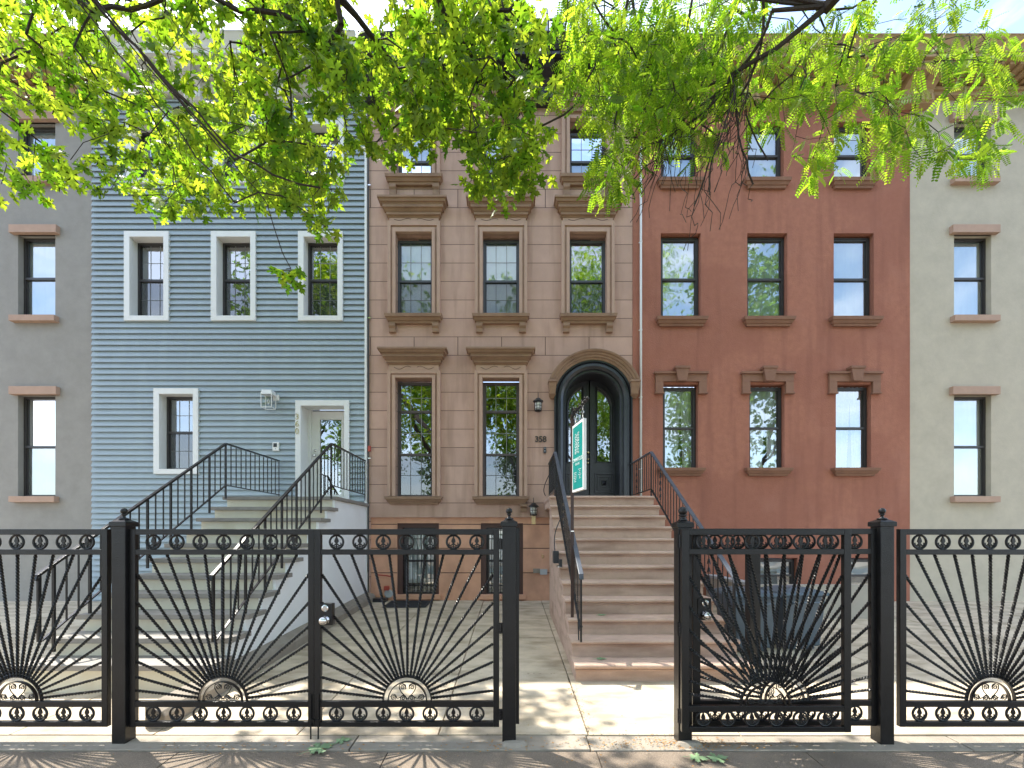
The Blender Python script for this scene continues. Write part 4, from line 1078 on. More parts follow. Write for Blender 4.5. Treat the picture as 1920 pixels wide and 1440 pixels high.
# dark yard post, beige wall, bins
yp_=thing('fence_post','plain black square post in the yard beside the steps, seen through the folded gate','post',(2.76,5.25,-.16))
MB().box(2.70,2.82,5.2,5.32,-.2,1.33).build('shaft',M['iron'],yp_,bevel=.004); MB().box(2.69,2.83,5.19,5.33,1.33,1.35).build('cap',M['iron'],yp_)
bwl=thing('low_wall','beige capped low wall against the red house','wall',(4.0,8.5,0))
MB().box(3.95,4.10,7.75,DF-.02,-.3,.50).build('wall',M['stucco_beige'],bwl); MB().box(3.93,4.12,7.73,DF-.021,.50,.55).build('coping',M['greymetal'],bwl,bevel=.004)
MB().box(4.10,6.4,7.75,7.90,-.3,.50).build('wall',M['stucco_beige'],bwl)
def bin_(x,y,label):
    z=gz(y); t=thing('trash_bin',label,'bin',(x,y,z),None)
    MB().frus((x-.22,x+.22,y-.24,y+.24),(x-.27,x+.27,y-.28,y+.28),z+.05,z+.70).box(x-.18,x+.18,y-.2,y+.2,z+.001,z+.05).build('body',M['bin'],t,bevel=.02)
    MB().frus((x-.31,x+.31,y-.32,y+.32),(x-.29,x+.29,y-.30,y+.30),z+.701,z+.74).frus((x-.29,x+.29,y-.30,y+.30),(x-.12,x+.12,y-.16,y+.16),z+.74,z+.79).build('lid',M['bin'],t,bevel=.01)
    MB().tube([(x-.20,y-.32,z+.60),(x-.20,y-.36,z+.62),(x+.20,y-.36,z+.62),(x+.20,y-.32,z+.60)],.012,8).build('handle',M['bin'],t)
    for s in (-1,1): MB().tube([(x+s*.17,y+.24,z+.09),(x+s*.22,y+.24,z+.09)],.085,18).build('wheel',M['black'],t)
bin_(3.04,6.0,'blue grey trash bin next to the steps behind the folded gate'); bin_(3.72,6.1,'blue grey trash bin farther right behind the folded gate')

# ================= GROUND =================
def slabs(xs,ys,m,name,gap=.010,dz=0.0,th=.08,jit=.004):
    mb=MB()
    for i in range(len(xs)-1):
        for k in range(len(ys)-1):
            a,b_=xs[i]+gap/2,xs[i+1]-gap/2; c,d=ys[k]+gap/2,ys[k+1]-gap/2; j=random.uniform(-jit,jit)+dz
            vs=[(a,c,gz(c)+j-th),(b_,c,gz(c)+j-th),(b_,d,gz(d)+j-th),(a,d,gz(d)+j-th),(a,c,gz(c)+j),(b_,c,gz(c)+j),(b_,d,gz(d)+j),(a,d,gz(d)+j)]
            mb.add(vs,[(3,2,1,0),(4,5,6,7),(0,1,5,4),(1,2,6,5),(2,3,7,6),(3,0,4,7)])
    return struct(mb.build(name,m,bevel=.004))
xj=[-1.69-1.13*k for k in range(11,0,-1)]+[-1.69,-.58,.60]+[.60+1.2*k for k in range(1,12)]
slabs(xj,[3.60,5.0,6.5,8.0,9.46],M['concrete'],'yard_pavement')
slabs([-14.5,-6.2,-1.2,.58,3.4,7.0,14.5],[3.37,3.60],M['curb'],'gate_kerb',.012,-.004,.07,.004)
slabs([-14.6+1.53*k-.08 for k in range(0,20)],[-2.6,-1.1,.4,1.9,3.37],M['sidewalk'],'sidewalk',.006,-.012,.1,.002)
mb=MB(); mb.quad((-14.6,-2.6,gz(-2.6)-.05),(14.6,-2.6,gz(-2.6)-.05),(14.6,9.6,gz(9.6)-.05),(-14.6,9.6,gz(9.6)-.05)); struct(mb.build('ground_bed',M['soil']))
struct(MB().box(-40,40,-2.76,-2.605,-.75,gz(-2.6)-.01).build('kerb',M['curb'],bevel=.01))
struct(MB().box(-40,40,-9.5,-2.765,-.72,-.62).build('road',M['asphalt']))
struct(MB().box(-40,40,-13,-9.5,-.7,-.48).build('far_sidewalk',M['sidewalk']))
struct(MB().quad((-150,-150,-.74),(150,-150,-.74),(150,150,-.74),(-150,150,-.74)).build('ground',M['earth']))
# kerb beside the blue steps
kb=MB(); vs=[]
for (a,c) in ((-2.97,-.3),(-2.80,-.3),(-2.80,0),(-2.83,.02),(-2.96,.05)):
    pass
prof_k=[(-2.965,-.25),(-2.80,-.25),(-2.80,.10),(-2.83,.14),(-2.965,.19)]
for y_ in (3.7,9.40):
    for a,c in prof_k: vs.append((a,y_,c+gz(y_)+(.0 if c>0 else 0)))
n=len(prof_k); kb.add(vs,[tuple(range(n))[::-1],tuple(range(n,2*n))]+[(i,(i+1)%n,n+(i+1)%n,n+i) for i in range(n)])
struct(kb.build('stoop_kerb',M['curb'],bevel=.01))
for (cx,cy,sx,sy,nm) in ((.02,3.46,.13,.07,'a'),(1.33,3.45,.12,.06,'b')):
    mb=MB(); n=14; vs=[(cx,cy,gz(cy)+.028)]
    for k in range(n):
        a=2*PI*k/n; rr=random.uniform(.8,1.2); vs.append((cx+sx*rr*.6*math.cos(a),cy+sy*rr*.6*math.sin(a),gz(cy)+.022))
    for k in range(n):
        a=2*PI*k/n; rr=random.uniform(.85,1.25); vs.append((cx+sx*rr*math.cos(a),cy+sy*rr*math.sin(a),gz(cy)-.02))
    mb.add(vs,[(0,1+k,1+(k+1)%n) for k in range(n)]+[(1+k,1+n+k,1+n+(k+1)%n,1+(k+1)%n) for k in range(n)])
    struct(mb.build('post_footing',M['curb']))
# scraps of litter
lit=MB()
def flake(x,y,s):
    a=random.uniform(0,6.28); z=gz(y)+.003+random.random()*.004; p=[]
    for k in range(5): p.append((x+s*math.cos(a+k*1.256)*random.uniform(.5,1.1),y+s*math.sin(a+k*1.256)*random.uniform(.3,.7),z+random.random()*.006))
    lit.add(p,[(0,1,2,3,4)])
for cx,cy,sx,sy,n in ((1.30,3.47,.16,.05,260),(.75,3.45,.25,.04,150),(-.1,3.42,.25,.05,90),(-1.9,3.40,.5,.05,120),(1.6,3.42,.25,.04,120),(.4,3.3,.8,.2,60),(.62,4.2,.03,.35,70),(0,4.2,3,1.4,90),(0,6.3,3,1.5,40),(0,2.9,1.6,.35,60)):
    for _ in range(n):
        x_,y_=random.gauss(cx,sx),random.gauss(cy,sy)
        if y_>4.7 and .6<x_<2.55: continue
        if y_<9: flake(x_,y_,random.uniform(.004,.012))
wd=MB()
for _ in range(150):
    yy=random.uniform(3.62,4.9) if random.random()<.6 else random.choice((5.0,6.5,3.6)); xx=.60+random.gauss(0,.006) if yy not in (5.0,6.5,3.6) else random.uniform(-.5,1.3)
    if yy>4.7 and xx>.6: continue
    for b in range(4):
        a=random.uniform(0,6.28); L_=random.uniform(.006,.02); z=gz(yy)
        wd.add([(xx,yy,z),(xx+.003,yy+.002,z),(xx+L_*math.cos(a),yy+L_*math.sin(a),z+L_*.6)],[(0,1,2)])
struct(wd.build('joint_weeds',M['soil']),'stuff')
struct(lit.build('leaf_litter',M['litter']),'stuff')

# ================= LEAVES AND TREES =================
HALF=[(.0,.0),(.06,.10),(.27,.0),(.25,.09),(.34,.13),(.17,.22),(.26,.31),(.46,.26),(.44,.35),(.56,.41),(.42,.44),(.44,.54),(.28,.48),(.15,.49),(.12,.60),(.27,.66),(.19,.70),(.20,.82),(.09,.79),(.0,1.02)]
MAPLE=[(-x,y) for x,y in HALF[1:-1]][::-1]
MAPLE=[HALF[0]]+HALF[1:]+MAPLE
def leaf_arrays(shape,center=(0,.36)):
    v=[(center[0],center[1],0)]+[(x,y,-.22*abs(x)-.10*y*y) for x,y in shape]
    n=len(shape); f=[(0,i+1,(i+1)%n+1) for i in range(n)]
    return np.array(v,float),np.array(f,int)
MV,MF=leaf_arrays(MAPLE)
def pinnate(nl=8):
    v=[];f=[]
    for k in range(nl):
        t=.14+.80*k/(nl-1); s_=.19*(1-.5*abs(t-.5))
        for sd in (-1,1):
            b_=len(v); w=.046; zz=-.25*t*t
            v+= [(0,t,zz),(sd*s_*.28,t+w,zz-.005),(sd*s_*.8,t+w+.01,zz-.02),(sd*s_,t+.03,zz-.03),(sd*s_*.8,t-w+.03,zz-.03),(sd*s_*.28,t-w+.015,zz-.015)]
            f+= [(b_,b_+i,b_+i+1) for i in range(1,5)]
    b_=len(v); v+=[(-.006,0,0),(.006,0,0),(0,.96,-.24)]; f+=[(b_,b_+1,b_+2)]
    return np.array(v,float),np.array(f,int)
LV,LF=pinnate()
def foliage(name,m,parent,pos,dirs,sizes,tone,TV,TF,roll=None):
    """leaf-shaped faces, one leaf per row: base position, pointing direction, size"""
    n=len(pos); y=dirs/np.linalg.norm(dirs,axis=1)[:,None]
    ref=rng.normal(size=(n,3)); ref[:,2]+=1.6
    x=np.cross(y,ref); x/=np.linalg.norm(x,axis=1)[:,None]; z=np.cross(x,y)
    V=(TV[None,:,0,None]*x[:,None,:]+TV[None,:,1,None]*y[:,None,:]+TV[None,:,2,None]*z[:,None,:])*sizes[:,None,None]+pos[:,None,:]
    V=V.reshape(-1,3); nv=len(TV); Fc=(TF[None,:,:]+(np.arange(n)*nv)[:,None,None]).reshape(-1,3)
    me=bpy.data.meshes.new(name); me.vertices.add(len(V)); me.vertices.foreach_set('co',V.ravel())
    me.loops.add(len(Fc)*3); me.loops.foreach_set('vertex_index',Fc.ravel().astype(np.int32))
    me.polygons.add(len(Fc)); me.polygons.foreach_set('loop_start',np.arange(0,len(Fc)*3,3,dtype=np.int32)); me.polygons.foreach_set('loop_total',np.full(len(Fc),3,dtype=np.int32))
    me.update(calc_edges=True); 
    at=me.attributes.new('tone','FLOAT','POINT'); at.data.foreach_set('value',np.repeat(tone,nv).astype(np.float32))
    me.materials.append(m); o=bpy.data.objects.new(name,me); C.objects.link(o)
    if parent: o.parent=parent; o.matrix_parent_inverse=Matrix.Translation(WORLD[parent.name]).inverted()
    return o
def P3(px,q,d): return np.array([X(px,d),d,Z(q,d)])
class Skel:
    def __init__(s): s.p=[];s.par=[];s.minr=[];s.tips=[]
    def node(s,p,par,mr=0): s.p.append(np.array(p,float)); s.par.append(par); s.minr.append(mr); return len(s.p)-1
    def chain(s,pts,par,mr=0,step=.14,wob=.02,r0=None,r1=None):
        """polyline from node par through pts"""
        cur=par; last=s.p[par] if par is not None else None
        for pi,q in enumerate(pts):
            q=np.array(q,float)
            if last is None: cur=s.node(q,None,mr); last=q; continue
            L=np.linalg.norm(q-last); n=max(1,int(L/step))
            for k in range(1,n+1):
                w=rng.normal(0,wob,3) if k<n else 0
                cur=s.node(last+(q-last)*k/n+w,cur,mr)
            last=q
        return cur
    def grow(s,targets,step=.12,sag=.06,start=0,maxn=None):
        T=np.array(targets); base=np.array(s.p)
        d0=np.min(np.linalg.norm(T[:,None,:]-base[None,start:,:],axis=2),axis=1)
        out=[]
        for i in np.argsort(d0):
            t=T[i]; P=np.array(s.p[start:]); dv=t-P; dd=np.linalg.norm(dv,axis=1)
            # prefer parents lying above/behind the target, so twigs hang outward
            cost=dd+np.where(P[:,2]<t[2]-.05,.25,0); j=int(np.argmin(cost))
            L=dd[j]; n=max(1,int(L/step)); a=P[j]; cur=j+start
            for k in range(1,n+1):
                u=k/n; q=a+(t-a)*u; q=q+np.array([0,0,sag*L*math.sin(PI*u)])+(rng.normal(0,.018,3) if k<n else 0)
                cur=s.node(q,cur)
                out.append(cur)
            s.tips.append(cur)
        return out
    def mesh(s,r_tip=.0022,expo=.5,sides=6,rmax=.3):
        n=len(s.p); cnt=np.zeros(n)
        ch=[0]*n
        for i in range(n):
            if s.par[i] is not None: ch[s.par[i]]+=1
        for i in range(n): 
            if ch[i]==0: cnt[i]=1
        for i in range(n-1,-1,-1):
            if s.par[i] is not None: cnt[s.par[i]]+=max(cnt[i],0)
        r=np.minimum(np.maximum(r_tip*cnt**expo,np.array(s.minr)),rmax); s.r=r
        mb=MB()
        for i in range(n):
            j=s.par[i]
            if j is None: continue
            a=Vector(s.p[j]); b_=Vector(s.p[i]); t=b_-a
            if t.length<1e-5: continue
            k=sides if r[i]>.02 else (5 if r[i]>.006 else 3)
            t.normalize(); e=t.orthogonal().normalized(); g_=t.cross(e)
            ra,rb=(min(r[j],r[i]*1.35),r[i]); vs=[]
            for c,rr in ((a,ra),(b_+t*r[i]*.3,rb)):
                for q in range(k): an=2*PI*q/k; vs.append(c+e*math.cos(an)*rr+g_*math.sin(an)*rr)
            mb.add(vs,[(q,(q+1)%k,k+(q+1)%k,k+q) for q in range(k)])
        return mb
def scatter(ells,scale,dlo,dhi):
    T=[]
    for e in ells:
        cx,cy,rx,ry,w=e[:5]; n=int(w*rx*ry*scale)
        lo,hi=(e[5],e[6]) if len(e)>5 else (dlo,dhi)
        for _ in range(n):
            while True:
                u,v=random.uniform(-1,1),random.uniform(-1,1)
                if u*u+v*v<1: break
            d=random.uniform(lo,hi)
            T.append(P3(cx+u*rx,cy+v*ry,d))
    return T
# ---- maple over the left and centre
mt=thing('maple_tree','large leafy tree with lobed leaves hanging over the left and centre','tree',(-2.6,-1.5,gz(-1.5)))
S=Skel(); b0=S.node((-2.6,-1.5,-.55),None,.24)
top_=S.chain([(-2.62,-1.5,1.2),(-2.5,-1.4,3.2)],b0,.20,.4,.0)
hub=S.chain([(-2.2,-.7,4.6),(-1.9,.5,5.7),(-1.75,1.8,6.3)],top_,.085,.3,.01)
hub2=S.chain([(-3.2,.2,4.4),(-3.6,1.8,5.4),(-3.5,3.0,5.7)],top_,.08,.3,.01)
hub3=S.chain([(-1.2,.3,5.9),(-.8,1.8,6.5),(-.6,3.0,6.3)],top_,.08,.3,.01)
up=S.chain([(-3.4,-1.5,5.5),(-5.2,-1.8,8.0),(-6.8,-2.0,10.5)],top_,.10,.4,.02)
def pc(l): return [P3(*q) for q in l]
vis=len(S.p)
l1=S.chain(pc([(632,-10,4.0),(668,30,4.15),(700,72,4.3),(737,120,4.5),(770,165,4.7),(800,190,4.8),(820,196,4.9)]),hub,.009,.13,.008)
for a in range(vis,len(S.p)): S.minr[a]=max(.011,.028-.016*(a-vis)/(len(S.p)-vis))
v2=len(S.p)
l2=S.chain(pc([(818,-10,4.0),(840,40,4.1),(872,88,4.25),(900,128,4.4),(916,165,4.5),(930,200,4.6),(955,235,4.7)]),hub3,.010,.13,.008)
for a in range(v2,len(S.p)): S.minr[a]=max(.012,.034-.020*(a-v2)/(len(S.p)-v2))
def near(px,q,d): 
    t=P3(px,q,d); P=np.array(S.p[vis:]); return vis+int(np.argmin(np.linalg.norm(P-t,axis=1)))
for l in ([(694,85,4.35),(696,130,4.3),(697,170,4.3),(708,225,4.35),(725,250,4.4),(746,276,4.5)],
          [(700,75,4.35),(725,72,4.3),(750,90,4.3),(775,115,4.4)],
          [(870,88,4.3),(930,75,4.3),(955,95,4.3),(985,140,4.4)],
          [(905,135,4.4),(925,150,4.3),(950,170,4.3),(975,215,4.4)],
          [(745,128,4.5),(760,126,4.4),(790,135,4.4),(812,165,4.5)]):
    S.chain(pc(l),near(*l[0]),.0075,.12,.008)
S.chain(pc([(630,-10,3.9),(640,45,3.95),(639,110,4.0),(643,200,4.1),(650,245,4.2)]),hub,.006,.12,.008)
S.chain(pc([(638,50,4.0),(612,95,4.1),(590,120,4.2),(545,145,4.3),(522,152,4.4)]),near(639,50,3.95),.0045,.12,.008)
S.chain(pc([(470,5,3.8),(500,40,3.9),(530,72,4.0),(565,98,4.1)]),hub2,.006,.12,.008)
S.chain(pc([(440,300,3.7),(480,278,3.8),(502,264,3.9),(545,266,4.0),(612,281,4.1)]),hub2,.007,.12,.008)
S.chain(pc([(440,290,3.6),(480,307,3.7),(512,328,3.8),(560,345,3.9),(600,352,4.0)]),hub2,.008,.12,.008)
S.chain(pc([(440,380,3.6),(485,360,3.7),(530,368,3.9),(570,395,4.1),(610,425,4.2)]),hub2,.006,.12,.008)
lc=S.chain(pc([(478,352,3.7),(500,380,3.7),(515,430,3.7),(530,475,3.75),(545,503,3.8)]),hub2,.0035,.12,.006)
S.chain(pc([(980,-10,4.1),(955,20,4.2),(990,60,4.3),(1040,85,4.5)]),hub3,.006,.12,.01)
ell=[(530,60,70,80,1.1),(600,120,70,90,1.0),(560,30,60,45,.9),(505,200,45,110,.9),(560,240,50,60,.55),(600,290,65,45,.55),(520,320,60,45,.7),(570,365,60,40,.8),(612,400,36,30,.7),(500,400,30,30,.3),(640,170,50,80,.7),
     (720,130,75,90,1.0),(745,225,60,70,1.0),(785,60,55,60,1.1),(850,60,90,70,1.2),(800,180,70,90,1.0),(860,180,70,80,1.0),(800,270,35,30,.5),
     (940,60,75,65,.9),(920,180,70,90,1.1),(935,290,55,75,1.2),(975,300,42,60,1.0),(990,210,45,70,.8),(1000,100,40,60,.5),(900,330,28,35,.7),(950,350,40,28,.9),(720,282,30,22,.5),(690,230,30,50,.4),(560,8,85,45,1.1),(800,6,60,40,.9),(895,4,80,45,1.0),(970,20,50,40,.7),(720,60,40,40,.4),
     (300,120,190,170,.6),(330,300,150,90,.4),(60,160,170,200,.4),
     (560,-180,260,170,.12,3.6,5.5),(850,-180,200,170,.10,3.6,5.5),(250,-150,250,160,.12,3.6,5.5),(515,290,60,100,1.2,5.6,7.2),(580,330,80,70,.5,5.6,7.0),(400,300,130,110,1.2,5.7,7.4),(545,310,50,70,.8,5.7,7.0),(300,380,80,50,.4,5.6,7.0)]  # deeper left clusters added to keep sun off the left yard
T=scatter(ell,.0061,3.7,5.6)
T+= [P3(545+random.uniform(-12,12),511+random.uniform(-8,10),3.8+random.uniform(-.08,.08)) for _ in range(3)]
out=S.grow(T,.13,.05,vis-3)
trunk=S.mesh(.0031,.46).build('trunk',M['bark'],mt)
def leaves_on(S,nodes,per,spread,size,zbias,hz=.9):
    pos=[];dr=[]
    P=np.array(S.p)
    for i in nodes:
        for _ in range(per):
            v=rng.normal(size=3); v[2]=v[2]*.5-zbias; v/=np.linalg.norm(v)
            pet=random.uniform(.25,1)*spread
            q=P[i]+v*pet; w=v*.6+rng.normal(0,.35,3); w[2]-=hz*random.random()
            pos.append(q); dr.append(w)
    n=len(pos); return np.array(pos),np.array(dr),rng.uniform(size[0],size[1],n),rng.beta(.9,1.1,n)
tips=set(S.tips); nodes=[i for i in out if (i in tips)]+[i for i in out if i not in tips and random.random()<.5]
pos,dr,sz,tn=leaves_on(S,nodes,4,.12,(.10,.165),.25)
foliage('crown',M['maple'],mt,pos,dr,sz,tn,MV,MF)
# high crown above the frame
def cloud(n,cx,cy,cz,rx,ry,rz,size):
    v=rng.normal(size=(n,3)); v/=np.linalg.norm(v,axis=1)[:,None]; r=rng.random(n)**(1/2.2)
    k=rng.integers(0,40,n); cc=rng.normal(size=(40,3)); cc/=np.linalg.norm(cc,axis=1)[:,None]; cc*=(rng.random(40)**.4)[:,None]
    p=cc[k]*np.array([rx,ry,rz])+rng.normal(0,.22,(n,3))*np.array([rx,ry,rz])*.8+np.array([cx,cy,cz])
    d=rng.normal(size=(n,3)); d[:,2]-=.6
    return p,d,rng.uniform(size*.7,size*1.2,n),rng.beta(1.6,1.6,n)
a=cloud(8000,-7.2,-2.0,11.2,2.0,1.6,3.6,.17); foliage('upper_crown',M['maple'],mt,*a,MV,MF)
# ---- honey locust over the right
lt=thing('locust_tree','feathery locust tree with tiny leaflets and many dark bare twigs hanging over the right','tree',(3.4,-1.6,gz(-1.6)))
S=Skel(); b0=S.node((3.4,-1.6,-.55),None,.22)
top_=S.chain([(3.4,-1.6,1.5),(3.3,-1.4,3.4)],b0,.18,.4,.0)
hubR=S.chain([(3.1,-.2,4.7),(3.0,1.6,5.5),(2.9,3.0,5.8),(2.75,4.0,5.95)],top_,.05,.3,.01)
hubC=S.chain([(2.0,.2,5.6),(1.3,2.0,6.2),(1.05,3.4,6.4)],top_,.04,.3,.01)
vis=len(S.p)
def fan(src,dst,mr,bend,n=5):
    a=P3(*src); b_=P3(*dst); pts=[]
    for k in range(1,n+1):
        u=k/n; q=a+(b_-a)*u; q=q+np.array([bend[0]*math.sin(PI*u),0,bend[1]*math.sin(PI*u)]); pts.append(q)
    return a,pts
mains=[((1450,95,4.1),(1372,140,4.2),.013,(.02,.02)),((1448,20,4.0),(1345,175,4.3),.010,(.10,.03)),((1430,-15,4.0),(1405,150,4.3),.009,(.06,0)),((1385,-15,4.3),(1290,200,4.5),.008,(.06,0)),
       ((1180,-15,4.3),(1148,65,4.4),.012,(.03,0)),((1105,-15,4.3),(1152,62,4.4),.010,(-.02,0)),((1185,-15,4.6),(1220,115,4.7),.011,(-.04,0)),((1065,-15,4.1),(1050,100,4.2),.006,(.02,0)),((1300,-15,4.3),(1262,150,4.5),.007,(.02,0)),((1390,-10,4.6),(1300,90,4.8),.007,(.05,0))]
for s_,d__,mr,bn in mains:
    a,pts=fan(s_,d__,mr,bn); hb=hubR if s_[0]>1250 else hubC
    st0=S.chain([a],hb,mr*1.3,.3,.01); S.chain(pts,st0,mr,.12,.008)
def nearS(px,q,d): 
    t=P3(px,q,d); P=np.array(S.p[vis:]); return vis+int(np.argmin(np.linalg.norm(P-t,axis=1)))
sec=[((1148,65,4.4),[(1130,95,4.4),(1112,130,4.3),(1085,190,4.3),(1058,215,4.3),(1012,238,4.4)],.006),
     ((1150,66,4.4),[(1165,110,4.4),(1160,160,4.4),(1152,230,4.4)],.006),((1150,66,4.4),[(1180,82,4.4),(1200,120,4.5),(1235,135,4.5)],.005),
     ((1220,115,4.7),[(1222,150,4.7),(1215,190,4.7),(1205,245,4.7)],.006),
     ((1372,140,4.2),[(1340,190,4.2),(1318,212,4.25),(1280,240,4.3),(1245,262,4.4),(1200,285,4.5)],.007),
     ((1372,140,4.2),[(1380,200,4.2),(1385,255,4.2),(1400,300,4.2),(1412,345,4.3)],.006),
     ((1345,175,4.3),[(1320,215,4.3),(1312,232,4.3),(1345,255,4.3),(1322,330,4.3),(1312,360,4.3),(1302,385,4.3)],.005),
     ((1372,140,4.2),[(1376,180,4.1),(1360,230,4.1),(1350,262,4.1),(1335,300,4.1),(1330,365,4.15)],.005),
     ((1405,150,4.3),[(1398,190,4.3),(1405,230,4.3),(1422,270,4.3),(1440,300,4.3)],.005),
     ((1290,200,4.5),[(1262,235,4.5),(1240,255,4.5),(1215,262,4.5),(1170,258,4.5)],.005),
     ((1372,140,4.2),[(1330,160,4.3),(1290,185,4.4),(1240,200,4.5),(1200,240,4.6)],.005),
     ((1345,175,4.3),[(1300,205,4.3),(1270,235,4.3),(1230,300,4.4),(1190,335,4.5)],.004),
     ((1405,150,4.3),[(1372,200,4.4),(1330,232,4.5),(1300,300,4.6),(1270,330,4.6)],.004),
     ((1262,150,4.5),[(1272,190,4.5),(1262,240,4.6),(1240,300,4.6)],.004)]
for s_,pl,mr in sec: S.chain(pc(pl),nearS(*s_),mr*1.45,.10,.012)
# many fine drooping bare twigs
base_n=len(S.p)
for k in range(230):
    j=random.randrange(vis,base_n); a=S.p[j]; px=960+a[0]*F/a[1]; q=HZ-(a[2]-EY)*F/a[1]
    if px<1200 or q<60: continue
    L=random.uniform(.25,.75); sx=random.uniform(-.45,.15); pts=[a+np.array([sx*L*u+.03*math.sin(6*u+k),rng.normal(0,.05),-L*.8*u]) for u in (.25,.5,.75,1)]
    S.chain(pts,j,.0034,.08,.014)
ell=[(1075,60,40,65,.9),(1060,150,28,60,.7),(1075,190,20,25,.5),(1120,40,50,55,.8),(1130,130,48,70,1.2),(1150,200,45,50,1.1),(1110,110,50,60,.6),(1150,262,34,40,1.0),(1130,325,34,45,1.5),(1165,330,30,30,.9),(1178,280,24,40,.8),
     (1210,60,50,65,.9),(1200,140,55,80,1.3),(1235,215,65,60,1.3),(1260,100,60,70,1.1),(1320,60,60,60,.9),(1300,140,60,60,1.0),(1380,110,70,80,.8),(1300,215,60,50,.8),(1380,190,60,50,.45),(1425,210,30,60,.5),(1350,265,50,25,.4),(1290,270,40,25,.6),(1245,280,30,20,.5),
     (1090,2,50,45,.8),(1230,8,60,40,.6),(1380,20,60,60,.9),(1300,10,50,40,.5),(1560,140,120,140,.6),(1760,170,160,170,.5),(1560,300,80,50,.3),
     (1150,-160,180,140,.10,4.0,5.6),(1400,-160,200,140,.12,4.0,5.6),(1700,-140,200,140,.12,4.0,5.6)]
T=scatter(ell,.0078,3.9,5.4)
out=S.grow(T,.12,.04,vis)
S.mesh(.0026,.46).build('trunk',M['bark2'],lt)
tips=set(S.tips); nodes=[i for i in out if i in tips]+[i for i in out if i not in tips and random.random()<.45]
pos,dr,sz,tn=leaves_on(S,nodes,5,.05,(.13,.21),.35,1.3)
foliage('crown',M['locust'],lt,pos,dr,sz,tn,LV,LF)
a=cloud(8500,4.2,-2.0,11.2,3.4,1.6,3.9,.26); foliage('upper_crown',M['locust'],lt,*a,LV,LF)

# ---- trees across the street (seen only as reflections in the panes)
def far_tree(x,y,h,seed):
    t=thing('street_tree','leafy street tree behind the viewer, mirrored in the windows','tree',(x,y,-.5),'street trees mirrored in the windows')
    S=Skel(); b0=S.node((x,y,-.5),None,.2); tp=S.chain([(x+.1,y,2.2),(x,y,3.4)],b0,.16,.5,0)
    T=[]; 
    for _ in range(95):
        v=rng.normal(size=3); v/=np.linalg.norm(v); v*=rng.random()**.35; T.append(np.array([x,y,h*.58])+v*np.array([3.0,2.2,h*.40]))
    for k in range(5):
        an=k*1.256; S.chain([(x+.9*math.cos(an),y+.9*math.sin(an),4.6),(x+1.5*math.cos(an),y+1.5*math.sin(an),6.4)],tp,.06,.4,.04)
    S.grow(T,.3,.03); S.mesh(.012,.5).build('trunk',M['bark'],t)
    P=np.array(T); n=7000; k=rng.integers(0,len(T),n); p=P[k]+rng.normal(0,.42,(n,3)); d=rng.normal(size=(n,3)); d[:,2]-=.5
    foliage('crown',M['fartree'],t,p,d,rng.uniform(.16,.28,n),rng.beta(1.6,1.6,n),MV[::1],MF)
    return t
ft=far_tree(0,0,17.0,1)
base_loc=Vector(ft.location)
spots=[(-10.5,-2.3,1.0),(11.0,-2.4,2.2),(-9.5,-11.0,0),(-4.3,-11.3,1.4),(1.2,-10.8,2.6),(6.6,-11.2,4.0),(12.5,-11.0,5.2)]
for i,(x,y,rz) in enumerate(spots):
    o=ft if i==0 else copy_tree(ft); o.location=(x,y,-.5); o.rotation_euler.z=rz; s_=1+.08*math.sin(i*2.3); o.scale=(s_,s_,s_)

# fallen leaves
def fallen(px,q,L,rz,label,m='dryleaf'):
    d=F*1.707/(q-970.0); mb=MB(); n=len(MAPLE)
    vs=[(0,.36*L,.012)]+[(x*L,y*L,.004+.02*abs(x)*L*3*random.random()) for x,y in MAPLE]
    mb.add(vs,[(0,i+1,(i+1)%n+1) for i in range(n)]); mb.tube([(0,0,.006),(.01,-.3*L,.006)],.0015,4)
    o=mb.build('fallen_leaf',M[m]); o.location=(X(px,d),d,gz(d)+.0); o.rotation_euler=(math.atan(.0407),0,rz); tag(o,label,'leaf'); return o
fallen(577,1410,.20,-.95,'pale green lobed leaf lying on the sidewalk below the locked gate leaf')
fallen(628,1391,.13,-1.3,'smaller pale leaf touching the tip of the fallen lobed leaf')
fallen(1292,1420,.14,-1.9,'light green leaf on the sidewalk, left of the two by the right post')
fallen(1330,1424,.15,1.4-2.8,'dark green lobed leaf on the sidewalk nearest the right edge')
fallen(1120,1152,.12,-1.2,'small green leaf on the third step of the brownstone stoop').location=(X(1122,5.5),5.52,-.184+R0*3+.002)
fallen(1115,1222,.12,-1.7,'narrow green leaf on the bottom step of the brownstone stoop').location=(X(1118,4.95),4.95,-.184+R0*1+.002)

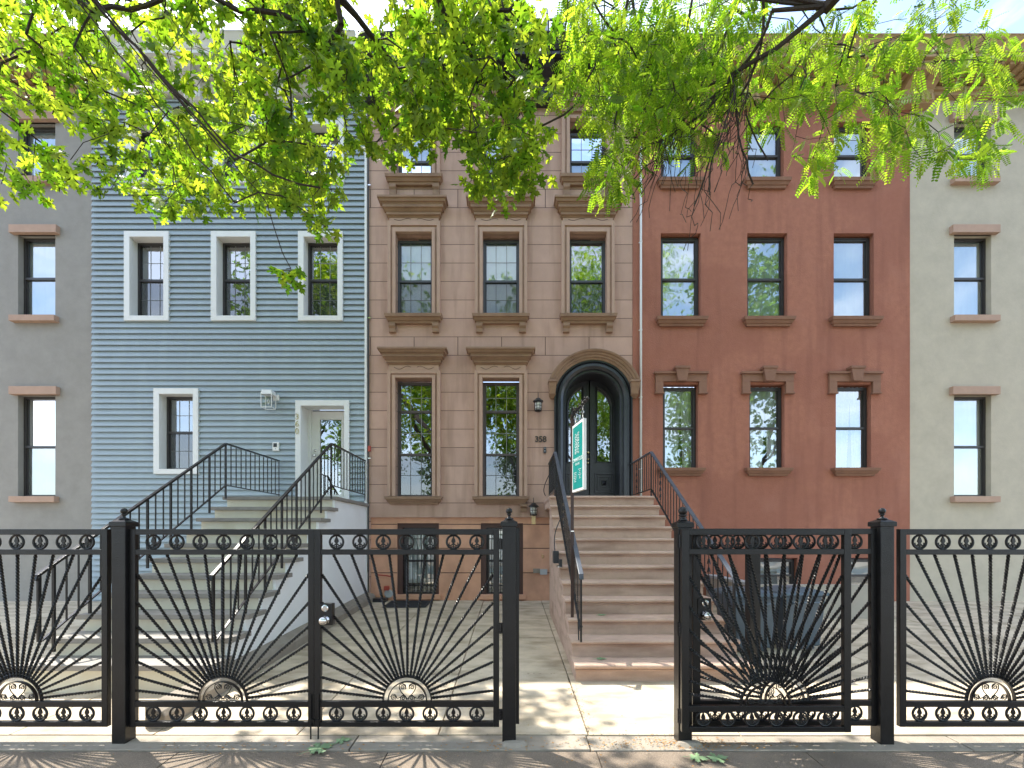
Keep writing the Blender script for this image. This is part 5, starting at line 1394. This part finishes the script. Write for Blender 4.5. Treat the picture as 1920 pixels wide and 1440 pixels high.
# ================= LIGHT, SKY, CAMERA =================
EL=math.radians(60.0); hx,hy=-.79,.61
sun=bpy.data.lights.new('sun','SUN'); sun.energy=2.7; sun.angle=math.radians(.6); sun.color=(1,.95,.86)
so=bpy.data.objects.new('sun',sun); C.objects.link(so)
to=Vector((hx*math.cos(EL),hy*math.cos(EL),math.sin(EL))).normalized()
so.rotation_euler=to.to_track_quat('Z','Y').to_euler()
w=bpy.data.worlds.new('World'); bpy.context.scene.world=w; w.use_nodes=True; nt=w.node_tree; N=nt.nodes; L=nt.links
sky=N.new('ShaderNodeTexSky'); sky.sky_type='NISHITA'; sky.sun_disc=False; sky.sun_elevation=EL; sky.sun_rotation=math.atan2(hx,hy); sky.air_density=1.0; sky.dust_density=1.6; sky.ozone_density=1.0
bg=N['Background']; bg.inputs['Strength'].default_value=.15
tc=N.new('ShaderNodeTexCoord'); mp=N.new('ShaderNodeMapping'); mp.inputs['Scale'].default_value=(1.2,1.2,3.6)
L.new(tc.outputs['Generated'],mp.inputs['Vector'])
ns=N.new('ShaderNodeTexNoise'); ns.inputs['Scale'].default_value=2.3; ns.inputs['Detail'].default_value=7; ns.inputs['Roughness'].default_value=.58; ns.inputs['Distortion'].default_value=.4
L.new(mp.outputs[0],ns.inputs['Vector'])
mr=N.new('ShaderNodeMapRange'); mr.inputs[1].default_value=.42; mr.inputs[2].default_value=.62; mr.inputs[4].default_value=.5
L.new(ns.outputs['Fac'],mr.inputs[0])
mx=N.new('ShaderNodeMix'); mx.data_type='RGBA'; L.new(mr.outputs[0],mx.inputs[0]); L.new(sky.outputs[0],mx.inputs[6]); mx.inputs[7].default_value=(5.4,5.6,6.0,1)
L.new(mx.outputs[2],bg.inputs['Color'])
cam=bpy.data.cameras.new('camera'); co=bpy.data.objects.new('camera',cam); C.objects.link(co)
co.location=(0,0,EY); co.rotation_euler=(PI/2,0,0); cam.sensor_width=36; cam.lens=F/1920*36; cam.shift_y=(HZ-720)/1920; cam.shift_x=0; cam.clip_start=.05; cam.clip_end=500
sc=bpy.context.scene; sc.camera=co
sc.view_settings.view_transform='Standard'; sc.view_settings.look='None'; sc.view_settings.gamma=1; sc.view_settings.exposure=1.95
sc.render.engine='CYCLES'; sc.cycles.max_bounces=8; sc.cycles.transparent_max_bounces=16
